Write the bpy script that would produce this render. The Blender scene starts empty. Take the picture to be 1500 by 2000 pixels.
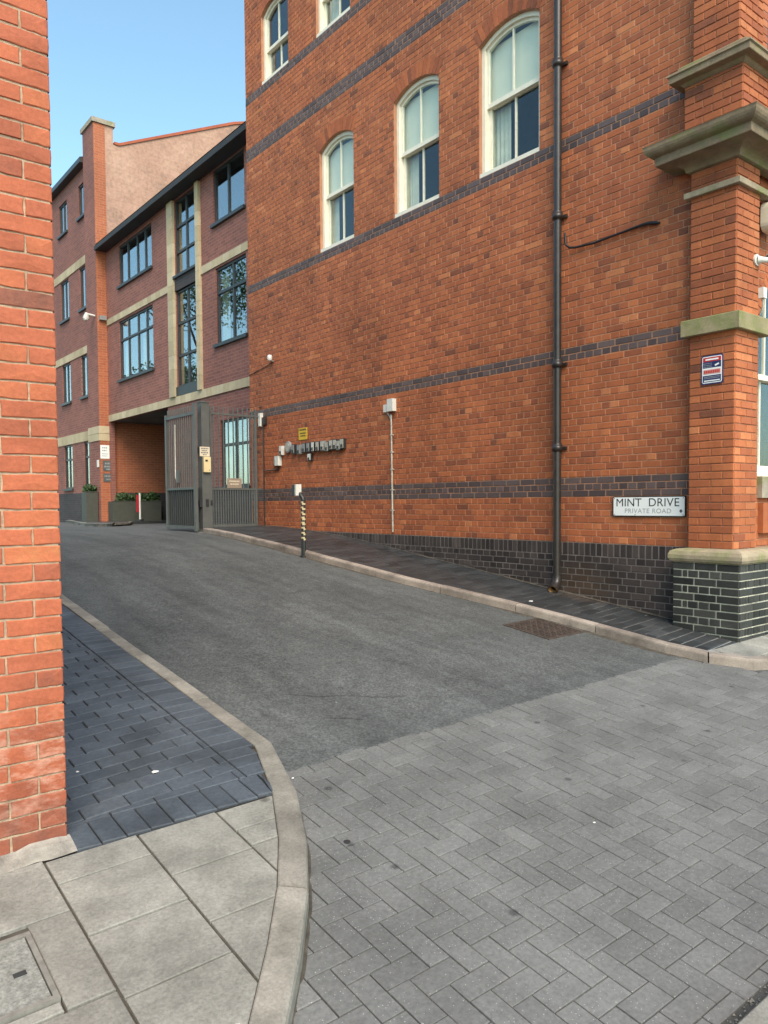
import bpy, bmesh, math, random
from mathutils import Vector, Matrix
random.seed(7)
S = bpy.context.scene
# ------------------------------------------------------------------ camera
# world frame: X runs along the cross street (to the right), Y up the drive, Z up; the lens is at the origin
FPX, PITCH, ROLL, CYP, YAW = 1490.0, math.radians(-2.25), math.radians(-0.41), 1042.0, math.radians(38.6)
def cam_axes():
    cp, sp, cr, sr = math.cos(PITCH), math.sin(PITCH), math.cos(ROLL), math.sin(ROLL)
    c, s = math.cos(YAW), math.sin(YAW)
    def m(v):
        x, y, z = v
        x, y = cr*x - sr*y, sr*x + cr*y
        y, z = cp*y + sp*z, -sp*y + cp*z
        return Vector((c*x + s*z, -s*x + c*z, y))
    return m((1,0,0)), m((0,1,0)), m((0,0,1))
AR, AU, AF = cam_axes()
cd = bpy.data.cameras.new('camera'); cam = bpy.data.objects.new('camera', cd); S.collection.objects.link(cam)
cam.matrix_world = Matrix(((AR.x, AU.x, -AF.x, 0), (AR.y, AU.y, -AF.y, 0), (AR.z, AU.z, -AF.z, 0), (0,0,0,1)))
cd.sensor_fit = 'HORIZONTAL'; cd.sensor_width = 36; cd.lens = 36*FPX/1500; cd.shift_y = (CYP-1000)/1500
cd.clip_start = 0.05; cd.clip_end = 2000
S.camera = cam
def proj(p):
    p = Vector(p); z = p.dot(AF)
    if z < 0.1: return None
    return 750 + FPX*p.dot(AR)/z, CYP - FPX*p.dot(AU)/z
# ------------------------------------------------------------------ sky, sun, exposure
W = bpy.data.worlds.new('World'); S.world = W; W.use_nodes = True
nt = W.node_tree; bg = nt.nodes['Background']
sky = nt.nodes.new('ShaderNodeTexSky'); sky.sky_type = 'NISHITA'; sky.sun_disc = False
SUN_EL, SUN_DIR = math.radians(47), Vector((-0.42, -1.0, 0))
sky.sun_elevation = SUN_EL; sky.sun_rotation = math.atan2(SUN_DIR.x, SUN_DIR.y)
sky.air_density = 0.9; sky.dust_density = 1.2; sky.ozone_density = 0.7
sm_ = nt.nodes.new('ShaderNodeMix'); sm_.data_type = 'RGBA'; sm_.blend_type = 'MULTIPLY'; sm_.inputs[0].default_value = 1; sm_.inputs[7].default_value = (1.04, 1.20, 1.05, 1)
nt.links.new(sky.outputs[0], sm_.inputs[6]); nt.links.new(sm_.outputs[2], bg.inputs[0]); bg.inputs[1].default_value = 0.15
sl = bpy.data.lights.new('sun', 'SUN'); so = bpy.data.objects.new('sun', sl); S.collection.objects.link(so)
sl.energy = 2.0; sl.angle = math.radians(38); sl.color = (1.0, 0.82, 0.69)
d = SUN_DIR.normalized()*math.cos(SUN_EL) + Vector((0,0,math.sin(SUN_EL)))
so.rotation_euler = d.to_track_quat('Z', 'Y').to_euler(); so.location = d*50
S.view_settings.view_transform = 'Standard'; S.view_settings.look = 'None'
S.view_settings.exposure = 1.1; S.view_settings.gamma = 1
S.render.engine = 'CYCLES'; S.cycles.use_denoising = True; S.cycles.max_bounces = 8

# ------------------------------------------------------------------ materials
M = {}
def newmat(name):
    m = bpy.data.materials.new(name); m.use_nodes = True; M[name] = m
    nt = m.node_tree; return m, nt, nt.nodes['Principled BSDF']
def N(nt, t, **k):
    n = nt.nodes.new(t)
    for a, v in k.items(): setattr(n, a, v)
    return n
def L(nt, a, b): nt.links.new(a, b)
def mix(nt, typ, fac, a, b):
    n = N(nt, 'ShaderNodeMix', data_type='RGBA', blend_type=typ)
    for sock, v in ((n.inputs[0], fac), (n.inputs[6], a), (n.inputs[7], b)):
        if hasattr(v, 'is_output'): L(nt, v, sock)
        else: sock.default_value = v if not isinstance(v, tuple) else (*v, 1)
    return n.outputs[2]
def noise(nt, vec, scale, detail=4, rough=.6):
    n = N(nt, 'ShaderNodeTexNoise'); n.inputs['Scale'].default_value = scale
    n.inputs['Detail'].default_value = detail; n.inputs['Roughness'].default_value = rough
    L(nt, vec, n.inputs['Vector']); return n.outputs[0]
def ramp(nt, fac, stops, interp='LINEAR'):
    r = N(nt, 'ShaderNodeValToRGB'); r.color_ramp.interpolation = interp
    e = r.color_ramp.elements
    while len(e) < len(stops): e.new(0.5)
    for i, (p, c) in enumerate(stops):
        e[i].position = p; e[i].color = (*c, 1) if isinstance(c, tuple) else (c, c, c, 1)
    L(nt, fac, r.inputs[0]); return r.outputs[0]
def pos(nt): return N(nt, 'ShaderNodeNewGeometry').outputs['Position']
def mapping(nt, vec, scale):
    m = N(nt, 'ShaderNodeMapping'); m.inputs['Scale'].default_value = scale; L(nt, vec, m.inputs['Vector']); return m.outputs[0]
def bump(nt, bs, h, strength, dist=.01):
    b = N(nt, 'ShaderNodeBump'); b.inputs['Strength'].default_value = strength; b.inputs['Distance'].default_value = dist
    L(nt, h, b.inputs['Height']); L(nt, b.outputs[0], bs.inputs['Normal'])
def flat(name, col, rough=.6, metal=0.0, var=.12, nscale=8, bmp=0.0, spec=.5):
    """a painted, cast or moulded surface: one colour with uneven wear and slight relief"""
    m, nt, b = newmat(name); p = pos(nt)
    n = noise(nt, p, nscale); f = ramp(nt, n, [(.3, 1-var), (.7, 1+var*.6)])
    L(nt, mix(nt, 'MULTIPLY', 1.0, col, f), b.inputs['Base Color'])
    b.inputs['Roughness'].default_value = rough; b.inputs['Metallic'].default_value = metal
    b.inputs['Specular IOR Level'].default_value = spec
    if bmp: bump(nt, b, noise(nt, p, nscale*14), bmp)
    return m
def N_map(nt, v, a, b):
    m = N(nt, 'ShaderNodeMapRange'); m.inputs[1].default_value = a; m.inputs[2].default_value = b; L(nt, v, m.inputs[0]); return m.outputs[0]
def piece(name, stops, rough=.75, stain=.25, stain_scale=1.3, grain=.14, gscale=60, bmp=.35, spec=.3, specks=None, vert=None, streak=0, gum=0):
    """pieces (bricks, pavers): tint of each piece from its own 'tint' value, plus grain and shapeless staining"""
    m, nt, b = newmat(name); p = pos(nt)
    a1 = N(nt, 'ShaderNodeAttribute', attribute_name='tint', attribute_type='GEOMETRY')
    a2 = N(nt, 'ShaderNodeAttribute', attribute_name='tint', attribute_type='OBJECT')
    s = N(nt, 'ShaderNodeMath', operation='ADD'); L(nt, a1.outputs['Fac'], s.inputs[0]); L(nt, a2.outputs['Fac'], s.inputs[1])
    n0 = noise(nt, p, 14, 3)
    w = N(nt, 'ShaderNodeMath', operation='MULTIPLY_ADD'); L(nt, n0, w.inputs[0]); w.inputs[1].default_value = .34; L(nt, s.outputs[0], w.inputs[2])
    w2 = N(nt, 'ShaderNodeMath', operation='SUBTRACT'); L(nt, w.outputs[0], w2.inputs[0]); w2.inputs[1].default_value = .17
    c = ramp(nt, w2.outputs[0], stops)
    g = noise(nt, p, gscale, 5, .7)
    c = mix(nt, 'MULTIPLY', 1.0, c, ramp(nt, g, [(.3, 1-grain), (.7, 1+grain)]))
    st = noise(nt, p if not vert else mapping(nt, p, vert), stain_scale, 6, .65)
    c = mix(nt, 'MULTIPLY', 1.0, c, ramp(nt, st, [(.32, 1-stain), (.62, 1.0+stain*.2)]))
    if streak:   # rain streaks and soot
        c = mix(nt, 'MULTIPLY', 1.0, c, ramp(nt, noise(nt, mapping(nt, p, (1, 1, .10)), 5, 5, .7), [(.34, 1-streak), (.58, 1.03)]))
    if gum:      # trodden gum and oil drips
        v = N(nt, 'ShaderNodeTexVoronoi'); v.inputs['Scale'].default_value = gum; L(nt, p, v.inputs['Vector'])
        c = mix(nt, 'MULTIPLY', ramp(nt, v.outputs['Distance'], [(.045, .75), (.085, 0.0)]), c, (.35,.35,.35))
    if name == 'brick_left':   # pale salts that have come out of the low courses
        sp = N(nt, 'ShaderNodeSeparateXYZ'); L(nt, p, sp.inputs[0])
        bz = ramp(nt, N_map(nt, sp.outputs[2], -1.40, -.80), [(.0, 0.0), (.35, .9), (.62, .8), (1, 0.0)])
        ef = ramp(nt, noise(nt, mapping(nt, p, (1.0, 1.0, 2.2)), 9, 6, .7), [(.47, 0.0), (.66, .55)])
        c = mix(nt, 'MIX', mix(nt, 'MULTIPLY', 1.0, bz, ef), c, (.66,.42,.32))
    if name in ('brick_plinth', 'paver_dark'):   # rusty run-off where the downpipe spills
        dv = N(nt, 'ShaderNodeVectorMath', operation='DISTANCE'); L(nt, mapping(nt, p, (1, .62, 1)), dv.inputs[0]); dv.inputs[1].default_value = (7.05, 5.28*.62, -.93)
        ad = N(nt, 'ShaderNodeMath', operation='MULTIPLY_ADD'); L(nt, noise(nt, p, 6, 5), ad.inputs[0]); ad.inputs[1].default_value = .35; L(nt, dv.outputs['Value'], ad.inputs[2])
        c = mix(nt, 'MIX', ramp(nt, ad.outputs[0], [(.22, .65), (.48, 0.0)]), c, (.085,.052,.032))
    if specks:
        v = N(nt, 'ShaderNodeTexVoronoi'); v.inputs['Scale'].default_value = specks[0]; L(nt, p, v.inputs['Vector'])
        c = mix(nt, 'MIX', ramp(nt, v.outputs['Distance'], [(specks[1], 1.0), (specks[1]+.06, 0.0)]), c, specks[2])
    L(nt, c, b.inputs['Base Color']); b.inputs['Roughness'].default_value = rough; b.inputs['Specular IOR Level'].default_value = spec
    bump(nt, b, g, bmp, .004); return m
def bricktex(name, ax, c1, c2, mort, orange=None, stain=.22):
    """brickwork too far away to pick the bricks apart"""
    m, nt, b = newmat(name); p = pos(nt)
    sp = N(nt, 'ShaderNodeSeparateXYZ'); L(nt, p, sp.inputs[0]); cb = N(nt, 'ShaderNodeCombineXYZ')
    L(nt, sp.outputs[ax], cb.inputs[0]); L(nt, sp.outputs[2], cb.inputs[1])
    t = N(nt, 'ShaderNodeTexBrick'); L(nt, cb.outputs[0], t.inputs['Vector'])
    t.inputs['Color1'].default_value = (*c1, 1); t.inputs['Color2'].default_value = (*c2, 1); t.inputs['Mortar'].default_value = (*mort, 1)
    for k, v in (('Scale', 1), ('Mortar Size', .006), ('Mortar Smooth', .3), ('Brick Width', .225), ('Row Height', .075)): t.inputs[k].default_value = v
    c = mix(nt, 'MULTIPLY', 1.0, t.outputs[0], ramp(nt, noise(nt, p, .7, 6), [(.3, 1-stain), (.7, 1.05)]))
    c = mix(nt, 'MULTIPLY', 1.0, c, ramp(nt, noise(nt, p, 18, 3), [(.3, .86), (.7, 1.1)]))
    L(nt, c, b.inputs['Base Color']); b.inputs['Roughness'].default_value = .85
    bump(nt, b, t.outputs[1], -.4, .006); return m

piece('brick_red', [(0, (.19,.066,.036)), (.12, (.26,.082,.040)), (.3, (.34,.100,.043)), (.62, (.40,.120,.047)), (.86, (.46,.145,.055)), (1, (.52,.185,.075))], stain=.26, stain_scale=.9, streak=.16)
piece('brick_band', [(0, (.066,.048,.048)), (.5, (.098,.070,.067)), (1, (.13,.094,.088))], rough=.55, stain=.2)
piece('brick_plinth', [(0, (.030,.024,.023)), (.5, (.050,.040,.038)), (1, (.085,.066,.060))], rough=.5, stain=.3)
piece('brick_pedestal', [(0, (.020,.021,.020)), (.5, (.040,.041,.038)), (1, (.075,.074,.066))], rough=.5, stain=.3, stain_scale=3)
piece('brick_left', [(0, (.20,.075,.050)), (.2, (.34,.095,.050)), (.6, (.42,.115,.055)), (.85, (.46,.14,.062)), (1, (.46,.20,.08))], stain=.24, stain_scale=3.0, grain=.16, gscale=60, bmp=.5)
flat('mortar_red', (.41,.20,.115), .9, var=.25, nscale=5, bmp=.4)
flat('mortar_dark', (.20,.17,.155), .9, var=.3, nscale=4, bmp=.4)
flat('mortar_light', (.60,.56,.45), .9, var=.45, nscale=6, bmp=.4)
flat('mortar_left', (.56,.41,.28), .95, var=.35, nscale=22, bmp=.9)
piece('paver_grey', [(0, (.130,.129,.123)), (.5, (.148,.147,.141)), (1, (.168,.167,.160))], rough=.8, stain=.28, stain_scale=1.6, grain=.22, gscale=55, bmp=.7, specks=(60, .075, (.38,.38,.365)), gum=3.1)
piece('paver_blue', [(0, (.062,.072,.084)), (.5, (.074,.086,.101)), (1, (.092,.106,.122))], rough=.62, stain=.42, stain_scale=2.0, grain=.22, gscale=50, bmp=.5, spec=.35)
piece('paver_dark', [(0, (.022,.024,.025)), (.5, (.038,.041,.043)), (1, (.060,.063,.064))], rough=.45, stain=.35, stain_scale=2.2, grain=.15, bmp=.3, spec=.5)
piece('flag', [(0, (.20,.19,.165)), (.5, (.25,.24,.21)), (1, (.30,.288,.25))], rough=.85, stain=.38, stain_scale=3.4, grain=.24, gscale=75, bmp=.7, gum=2.6)
piece('kerb', [(0, (.19,.172,.145)), (.5, (.25,.23,.195)), (1, (.31,.285,.24))], rough=.8, stain=.42, stain_scale=3.5, grain=.22, gscale=80, bmp=.4)
piece('kerb_pink', [(0, (.22,.185,.155)), (.5, (.30,.25,.21)), (1, (.37,.315,.265))], rough=.8, stain=.50, stain_scale=2.4, grain=.2, gscale=80, bmp=.4)
piece('stone_cream', [(0, (.42,.33,.20)), (.5, (.52,.42,.27)), (1, (.60,.50,.34))], rough=.85, stain=.22, grain=.1)
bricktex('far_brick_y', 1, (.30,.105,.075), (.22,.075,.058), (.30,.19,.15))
bricktex('far_brick_x_lit', 0, (.42,.12,.05), (.34,.095,.042), (.40,.22,.13))  # same brick as the Y version, with warm light painted into its colour
bricktex('far_blue_y', 1, (.060,.048,.048), (.04,.033,.035), (.09,.08,.075))
bricktex('far_blue_x', 0, (.060,.048,.048), (.04,.033,.035), (.09,.08,.075))
flat('joint_grey', (.075,.073,.068), .95, var=.3, nscale=12, bmp=.4)
flat('joint_dark', (.030,.031,.031), .95, var=.3, nscale=12, bmp=.4)
flat('joint_light', (.24,.24,.225), .95, var=.4, nscale=3, bmp=.4)
flat('joint_flag', (.075,.066,.05), .95, var=.4, nscale=9, bmp=.5)
def stone(name, col, moss):
    m, nt, b = newmat(name); p = pos(nt)
    c = mix(nt, 'MULTIPLY', 1.0, col, ramp(nt, noise(nt, p, 6, 6, .7), [(.3, .62), (.7, 1.15)]))
    c = mix(nt, 'MIX', ramp(nt, noise(nt, p, 3.2, 5), [(.52-moss*.25, 0.0), (.68-moss*.2, .75)]), c, (.17,.19,.06))
    c = mix(nt, 'MULTIPLY', 1.0, c, ramp(nt, noise(nt, p, 120, 3), [(.3, .85), (.7, 1.1)]))
    L(nt, c, b.inputs['Base Color']); b.inputs['Roughness'].default_value = .9
    bump(nt, b, noise(nt, p, 40, 5), .5, .006)
stone('sandstone', (.36,.29,.195), .0); stone('sandstone_mossy', (.25,.185,.115), .0); stone('stone_green', (.34,.27,.165), .50); stone('sill_stone', (.36,.31,.24), .1)
def asphalt():
    m, nt, b = newmat('asphalt'); p = pos(nt)
    g = noise(nt, p, 150, 4, .75)
    c = mix(nt, 'MULTIPLY', 1.0, (.098,.103,.100), ramp(nt, g, [(.3, .72), (.7, 1.28)]))
    c = mix(nt, 'MULTIPLY', 1.0, c, ramp(nt, noise(nt, mapping(nt, p, (1.1,.35,1)), 1.6, 7, .7), [(.3, .66), (.62, 1.08)]))
    c = mix(nt, 'MULTIPLY', 1.0, c, ramp(nt, noise(nt, p, 7, 4, .7), [(.30, .80), (.55, 1.03)]))
    va = N(nt, 'ShaderNodeTexVoronoi'); va.inputs['Scale'].default_value = 75; L(nt, p, va.inputs['Vector'])
    c = mix(nt, 'MULTIPLY', 1.0, c, ramp(nt, va.outputs['Color'], [(.15, .72), (.85, 1.30)]))
    c = mix(nt, 'MULTIPLY', 1.0, c, ramp(nt, noise(nt, mapping(nt, p, (2.2,.16,1)), 2.1, 5, .6), [(.36, .84), (.60, 1.04)]))
    v = N(nt, 'ShaderNodeTexVoronoi'); v.inputs['Scale'].default_value = 3.2; L(nt, p, v.inputs['Vector'])
    c = mix(nt, 'MIX', ramp(nt, v.outputs['Distance'], [(.018, .6), (.028, 0.0)]), c, (.36,.36,.34))
    L(nt, c, b.inputs['Base Color']); b.inputs['Roughness'].default_value = .78; b.inputs['Specular IOR Level'].default_value = .35
    bump(nt, b, g, .55, .006)
asphalt()
def render_wall():
    m, nt, b = newmat('old_render'); p = pos(nt)
    c = ramp(nt, noise(nt, p, .9, 7, .7), [(.25, (.25,.17,.13)), (.45, (.40,.24,.175)), (.7, (.48,.31,.23))])
    t = N(nt, 'ShaderNodeTexBrick'); sp = N(nt, 'ShaderNodeSeparateXYZ'); cb = N(nt, 'ShaderNodeCombineXYZ')
    L(nt, p, sp.inputs[0]); L(nt, sp.outputs[0], cb.inputs[0]); L(nt, sp.outputs[2], cb.inputs[1]); L(nt, cb.outputs[0], t.inputs['Vector'])
    for k, v in (('Scale', 1), ('Mortar Size', .012), ('Mortar Smooth', 1), ('Brick Width', .55), ('Row Height', .28)): t.inputs[k].default_value = v
    t.inputs['Color1'].default_value = (1,1,1,1); t.inputs['Color2'].default_value = (.93,.92,.9,1); t.inputs['Mortar'].default_value = (.80,.76,.72,1)
    c = mix(nt, 'MULTIPLY', .8, c, t.outputs[0])
    c = mix(nt, 'MULTIPLY', 1.0, c, ramp(nt, noise(nt, p, 11, 5), [(.3, .78), (.6, 1.06)]))
    L(nt, c, b.inputs['Base Color']); b.inputs['Roughness'].default_value = .95
    bump(nt, b, noise(nt, p, 9, 6), .5, .02)
render_wall()
def glass(name, ior, tint=(.9,.95,.95)):
    m = bpy.data.materials.new(name); m.use_nodes = True; M[name] = m; nt = m.node_tree; nt.nodes.clear()
    o = N(nt, 'ShaderNodeOutputMaterial'); mx = N(nt, 'ShaderNodeMixShader'); tr = N(nt, 'ShaderNodeBsdfTransparent'); gl = N(nt, 'ShaderNodeBsdfGlossy')
    fr = N(nt, 'ShaderNodeFresnel'); ge = N(nt, 'ShaderNodeNewGeometry'); io = N(nt, 'ShaderNodeMix'); io.inputs[2].default_value = ior; io.inputs[3].default_value = 1/ior; L(nt, ge.outputs['Backfacing'], io.inputs[0]); L(nt, io.outputs[0], fr.inputs[0]); gl.inputs['Roughness'].default_value = .01
    tr.inputs[0].default_value = (*tint, 1); gl.inputs[0].default_value = (.95,.98,1,1)
    b = N(nt, 'ShaderNodeBump'); b.inputs['Strength'].default_value = .03; b.inputs['Distance'].default_value = .01
    L(nt, noise(nt, pos(nt), 2.0, 2), b.inputs['Height']); L(nt, b.outputs[0], gl.inputs['Normal'])
    L(nt, fr.outputs[0], mx.inputs[0]); L(nt, tr.outputs[0], mx.inputs[1]); L(nt, gl.outputs[0], mx.inputs[2]); L(nt, mx.outputs[0], o.inputs[0])
glass('glass', 1.46); glass('glass_far', 2.8, (.8,.86,.86))
flat('cream_paint', (.74,.69,.56), .45, var=.08, nscale=12, bmp=.08)
flat('blind', (.84,.76,.60), .8, var=.06, nscale=2)
flat('curtain', (.72,.66,.52), .85, var=.15, nscale=6)
flat('room', (.14,.12,.10), .9, var=.3, nscale=2)
flat('far_room', (.10,.095,.085), .9, var=.4, nscale=1.2)
flat('cast_iron', (.030,.024,.022), .35, var=.35, nscale=9, bmp=.15)
flat('rusty_clay', (.34,.18,.07), .7, var=.3, nscale=30)
flat('black_rubber', (.012,.011,.011), .55, var=.2)
flat('frame_grey', (.032,.036,.037), .45, var=.15)
flat('gate_grey', (.090,.095,.090), .45, var=.18, nscale=6, bmp=.05)
flat('gate_dark', (.045,.048,.048), .5, var=.2, nscale=6)
flat('slate', (.030,.030,.031), .7, var=.3, nscale=3)
flat('sign_white', (.80,.81,.79), .35, var=.03); flat('sign_black', (.012,.012,.013), .5, var=.05)
flat('sign_blue', (.022,.032,.11), .4, var=.05); flat('sign_red', (.50,.035,.030), .4, var=.05); flat('sign_pink', (.62,.30,.27), .4, var=.1)
flat('sign_yellow', (.62,.40,.02), .45, var=.08); flat('sign_grey', (.10,.11,.11), .4, var=.1); flat('sign_text_grey', (.30,.31,.31), .5)
flat('sign_cream', (.62,.55,.42), .5, var=.06); flat('brass_cream', (.66,.54,.30), .4, var=.05); flat('sign_tan', (.26,.20,.15), .6, var=.2, nscale=20)
flat('plastic_white', (.60,.59,.54), .4, var=.08, nscale=14); flat('plastic_grey', (.24,.25,.25), .45, var=.2, nscale=20); flat('dark_plastic', (.028,.028,.030), .4, var=.2)
flat('galv', (.46,.43,.37), .45, metal=.25, var=.3, nscale=16); flat('post_black', (.02,.024,.024), .45, var=.2); flat('post_yellow', (.50,.42,.25), .5, var=.12, nscale=25)
flat('rust_iron', (.075,.055,.045), .65, metal=.2, var=.4, nscale=14, bmp=.3); flat('cover_frame', (.20,.19,.165), .7, var=.3, nscale=20)
piece('cover_fill', [(0, (.24,.24,.215)), (1, (.28,.28,.25))], rough=.9, stain=.35, stain_scale=30, grain=.35, gscale=90, bmp=.8)
flat('planter', (.062,.064,.050), .6, var=.15); flat('soil', (.03,.022,.016), .95, var=.3); flat('red_plastic', (.42,.02,.03), .4, var=.08)
flat('cement', (.34,.31,.265), .95, var=.45, nscale=10, bmp=.6)
flat('ground', (.10,.10,.095), .95, var=.3, nscale=.5)
flat('chalk', (.62,.62,.60), .9, var=.1, nscale=40)
def leafmat():
    m, nt, b = newmat('leaf'); oi = N(nt, 'ShaderNodeAttribute', attribute_name='tint', attribute_type='GEOMETRY')
    L(nt, ramp(nt, oi.outputs['Fac'], [(0, (.015,.035,.010)), (.5, (.035,.075,.018)), (1, (.075,.13,.035))]), b.inputs['Base Color']); b.inputs['Roughness'].default_value = .55
leafmat(); flat('bark', (.085,.065,.05), .9, var=.35, nscale=12, bmp=.6)

# ------------------------------------------------------------------ mesh helpers
WL = {}
def FX(X0):  return lambda u, z, d: (X0 - d, u, z)      # wall plane X = X0 that faces -X (u runs along Y, d outwards)
def FY(Y0):  return lambda u, z, d: (u, Y0 - d, z)      # wall plane Y = Y0 that faces -Y (u runs along X)
ID = lambda x, y, z: (x, y, z)
BOXF = ((0,1,2,3), (7,6,5,4), (0,4,5,1), (1,5,6,2), (2,6,7,3), (3,7,4,0))
class MB:
    def __init__(s): s.v = []; s.f = []; s.t = []; s.smooth = []
    def add(s, vs, fs, t=0.0, sm=False):
        k = len(s.v); s.v += [tuple(v) for v in vs]; s.f += [tuple(i+k for i in f) for f in fs]
        s.t += [t]*len(fs); s.smooth += [sm]*len(fs); return s
    def box(s, a, b, c, d, e, f, T=ID, t=0.0):   # T=ID: x0 x1 y0 y1 z0 z1 ; frame: u0 u1 z0 z1 d0 d1
        return s.add([T(*p) for p in ((a,c,e),(b,c,e),(b,d,e),(a,d,e),(a,c,f),(b,c,f),(b,d,f),(a,d,f))], BOXF, t)
    def prism(s, poly, d0, d1, T=ID, t=0.0):
        n = len(poly)
        vs = [T(u, z, d0) for u, z in poly] + [T(u, z, d1) for u, z in poly]
        return s.add(vs, [tuple(range(n)), tuple(range(2*n-1, n-1, -1))] + [(i, (i+1) % n, n+(i+1) % n, n+i) for i in range(n)], t)
    def tube(s, pts, r, n=8, t=0.0, cap=True):
        pts = [Vector(p) for p in pts]; rs = r if isinstance(r, (list, tuple)) else [r]*len(pts)
        rings = []; ref = None
        for i, p in enumerate(pts):
            a = pts[max(i-1,0)]; b = pts[min(i+1,len(pts)-1)]; ax = (b-a).normalized()
            if ref is None: ref = Vector((0,0,1)) if abs(ax.z) < .9 else Vector((1,0,0))
            x = (ref - ax*ref.dot(ax)).normalized(); y = ax.cross(x); ref = x
            rings.append([p + (x*math.cos(2*math.pi*j/n) + y*math.sin(2*math.pi*j/n))*rs[i] for j in range(n)])
        fs = []
        for i in range(len(rings)-1):
            for j in range(n): fs.append((i*n+j, i*n+(j+1) % n, (i+1)*n+(j+1) % n, (i+1)*n+j))
        s.add([v for q in rings for v in q], fs, t, True)
        if cap: s.add(rings[0], [tuple(range(n-1,-1,-1))], t); s.add(rings[-1], [tuple(range(n))], t)
        return s
    def build(s, name, mat, parent=None, origin=None, tint=False, recalc=True):
        xs = list(zip(*s.v))
        if origin is None: origin = ((min(xs[0])+max(xs[0]))/2, (min(xs[1])+max(xs[1]))/2, min(xs[2]))
        o0 = Vector(origin); me = bpy.data.meshes.new(name)
        me.from_pydata([tuple(Vector(v)-o0) for v in s.v], [], s.f)
        if tint:
            a = me.attributes.new('tint', 'FLOAT', 'FACE'); a.data.foreach_set('value', s.t)
        me.polygons.foreach_set('use_smooth', s.smooth)
        if recalc:
            bm = bmesh.new(); bm.from_mesh(me); bmesh.ops.recalc_face_normals(bm, faces=bm.faces); bm.to_mesh(me); bm.free()
        me.materials.append(M[mat]); return link(name, me, o0, parent)
def link(name, me, loc, parent=None):
    o = bpy.data.objects.new(name, me); S.collection.objects.link(o); loc = Vector(loc); WL[o] = loc
    if parent: o.parent = parent; o.location = loc - WL[parent]
    else: o.location = loc
    return o
def tag(o, label=None, cat=None, group=None, kind=None):
    for k, v in (('label', label), ('category', cat), ('group', group), ('kind', kind)):
        if v: o[k] = v
    return o
def thing(name, loc, label, cat, group=None): return tag(link(name, None, loc), label, cat, group)
def part(name, loc, parent): return link(name, None, loc, parent)
def text_mesh(body, size, mat, T, u, z, d, parent, name='lettering', sx=1.0, spacing=1.0, flip=False, bold=0.0):
    c = bpy.data.curves.new('txt', 'FONT'); c.body = body; c.size = size; c.align_x = 'CENTER'; c.align_y = 'CENTER'; c.space_character = spacing; c.offset = bold
    o = bpy.data.objects.new('txt', c); S.collection.objects.link(o); dg = bpy.context.evaluated_depsgraph_get()
    me = o.evaluated_get(dg).to_mesh(); vs = [v.co.copy() for v in me.vertices]; fs = [tuple(p.vertices) for p in me.polygons]
    o.evaluated_get(dg).to_mesh_clear(); bpy.data.objects.remove(o); bpy.data.curves.remove(c)
    par = list(range(len(vs)))
    def find(i):
        while par[i] != i: par[i] = par[par[i]]; i = par[i]
        return i
    for f in fs:
        for q in f[1:]: par[find(q)] = find(f[0])
    groups = {}
    for f in fs: groups.setdefault(find(f[0]), []).append(f)
    for fl_ in groups.values():
        ids = sorted({i for f in fl_ for i in f}); mp = {i: k for k, i in enumerate(ids)}; b = MB()
        b.add([T(u + (-1 if flip else 1)*vs[i].x*sx, z + vs[i].y, d) for i in ids], [tuple(mp[i] for i in f) for f in fl_]); b.build('letter', mat, parent, recalc=False)
# --- bricks: quads on a wall frame; the ones that show largest become parts, the rest one mesh
BM = {}
def brick_mesh(L_, H_, mat, axis, deep=.05, ch=.005):
    k = (round(L_, 3), round(H_, 3), mat, axis)
    if k in BM: return BM[k]
    a, b = k[0]/2, k[1]/2; T = FX(0) if axis == 'x' else FY(0)
    vs = [T(u, z, 0) for u, z in ((-a+ch,-b+ch), (a-ch,-b+ch), (a-ch,b-ch), (-a+ch,b-ch))]
    vs += [T(u, z, -ch) for u, z in ((-a,-b), (a,-b), (a,b), (-a,b))] + [T(u, z, -deep) for u, z in ((-a,-b), (a,-b), (a,b), (-a,b))]
    me = bpy.data.meshes.new('brick')
    fs = [(0,1,2,3)] + [(4+i, 4+(i+1) % 4, (i+1) % 4, i) for i in range(4)] + [(8+i, 8+(i+1) % 4, 4+(i+1) % 4, 4+i) for i in range(4)]
    me.from_pydata(vs, [], fs); bm = bmesh.new(); bm.from_mesh(me); bmesh.ops.recalc_face_normals(bm, faces=bm.faces); bm.to_mesh(me); bm.free()
    # an open-backed shell: make the front look outwards
    n = me.polygons[0].normal
    if (n.x > 0 if axis == 'x' else n.y > 0): me.flip_normals()
    me.materials.append(M[mat]); BM[k] = me; return me
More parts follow.
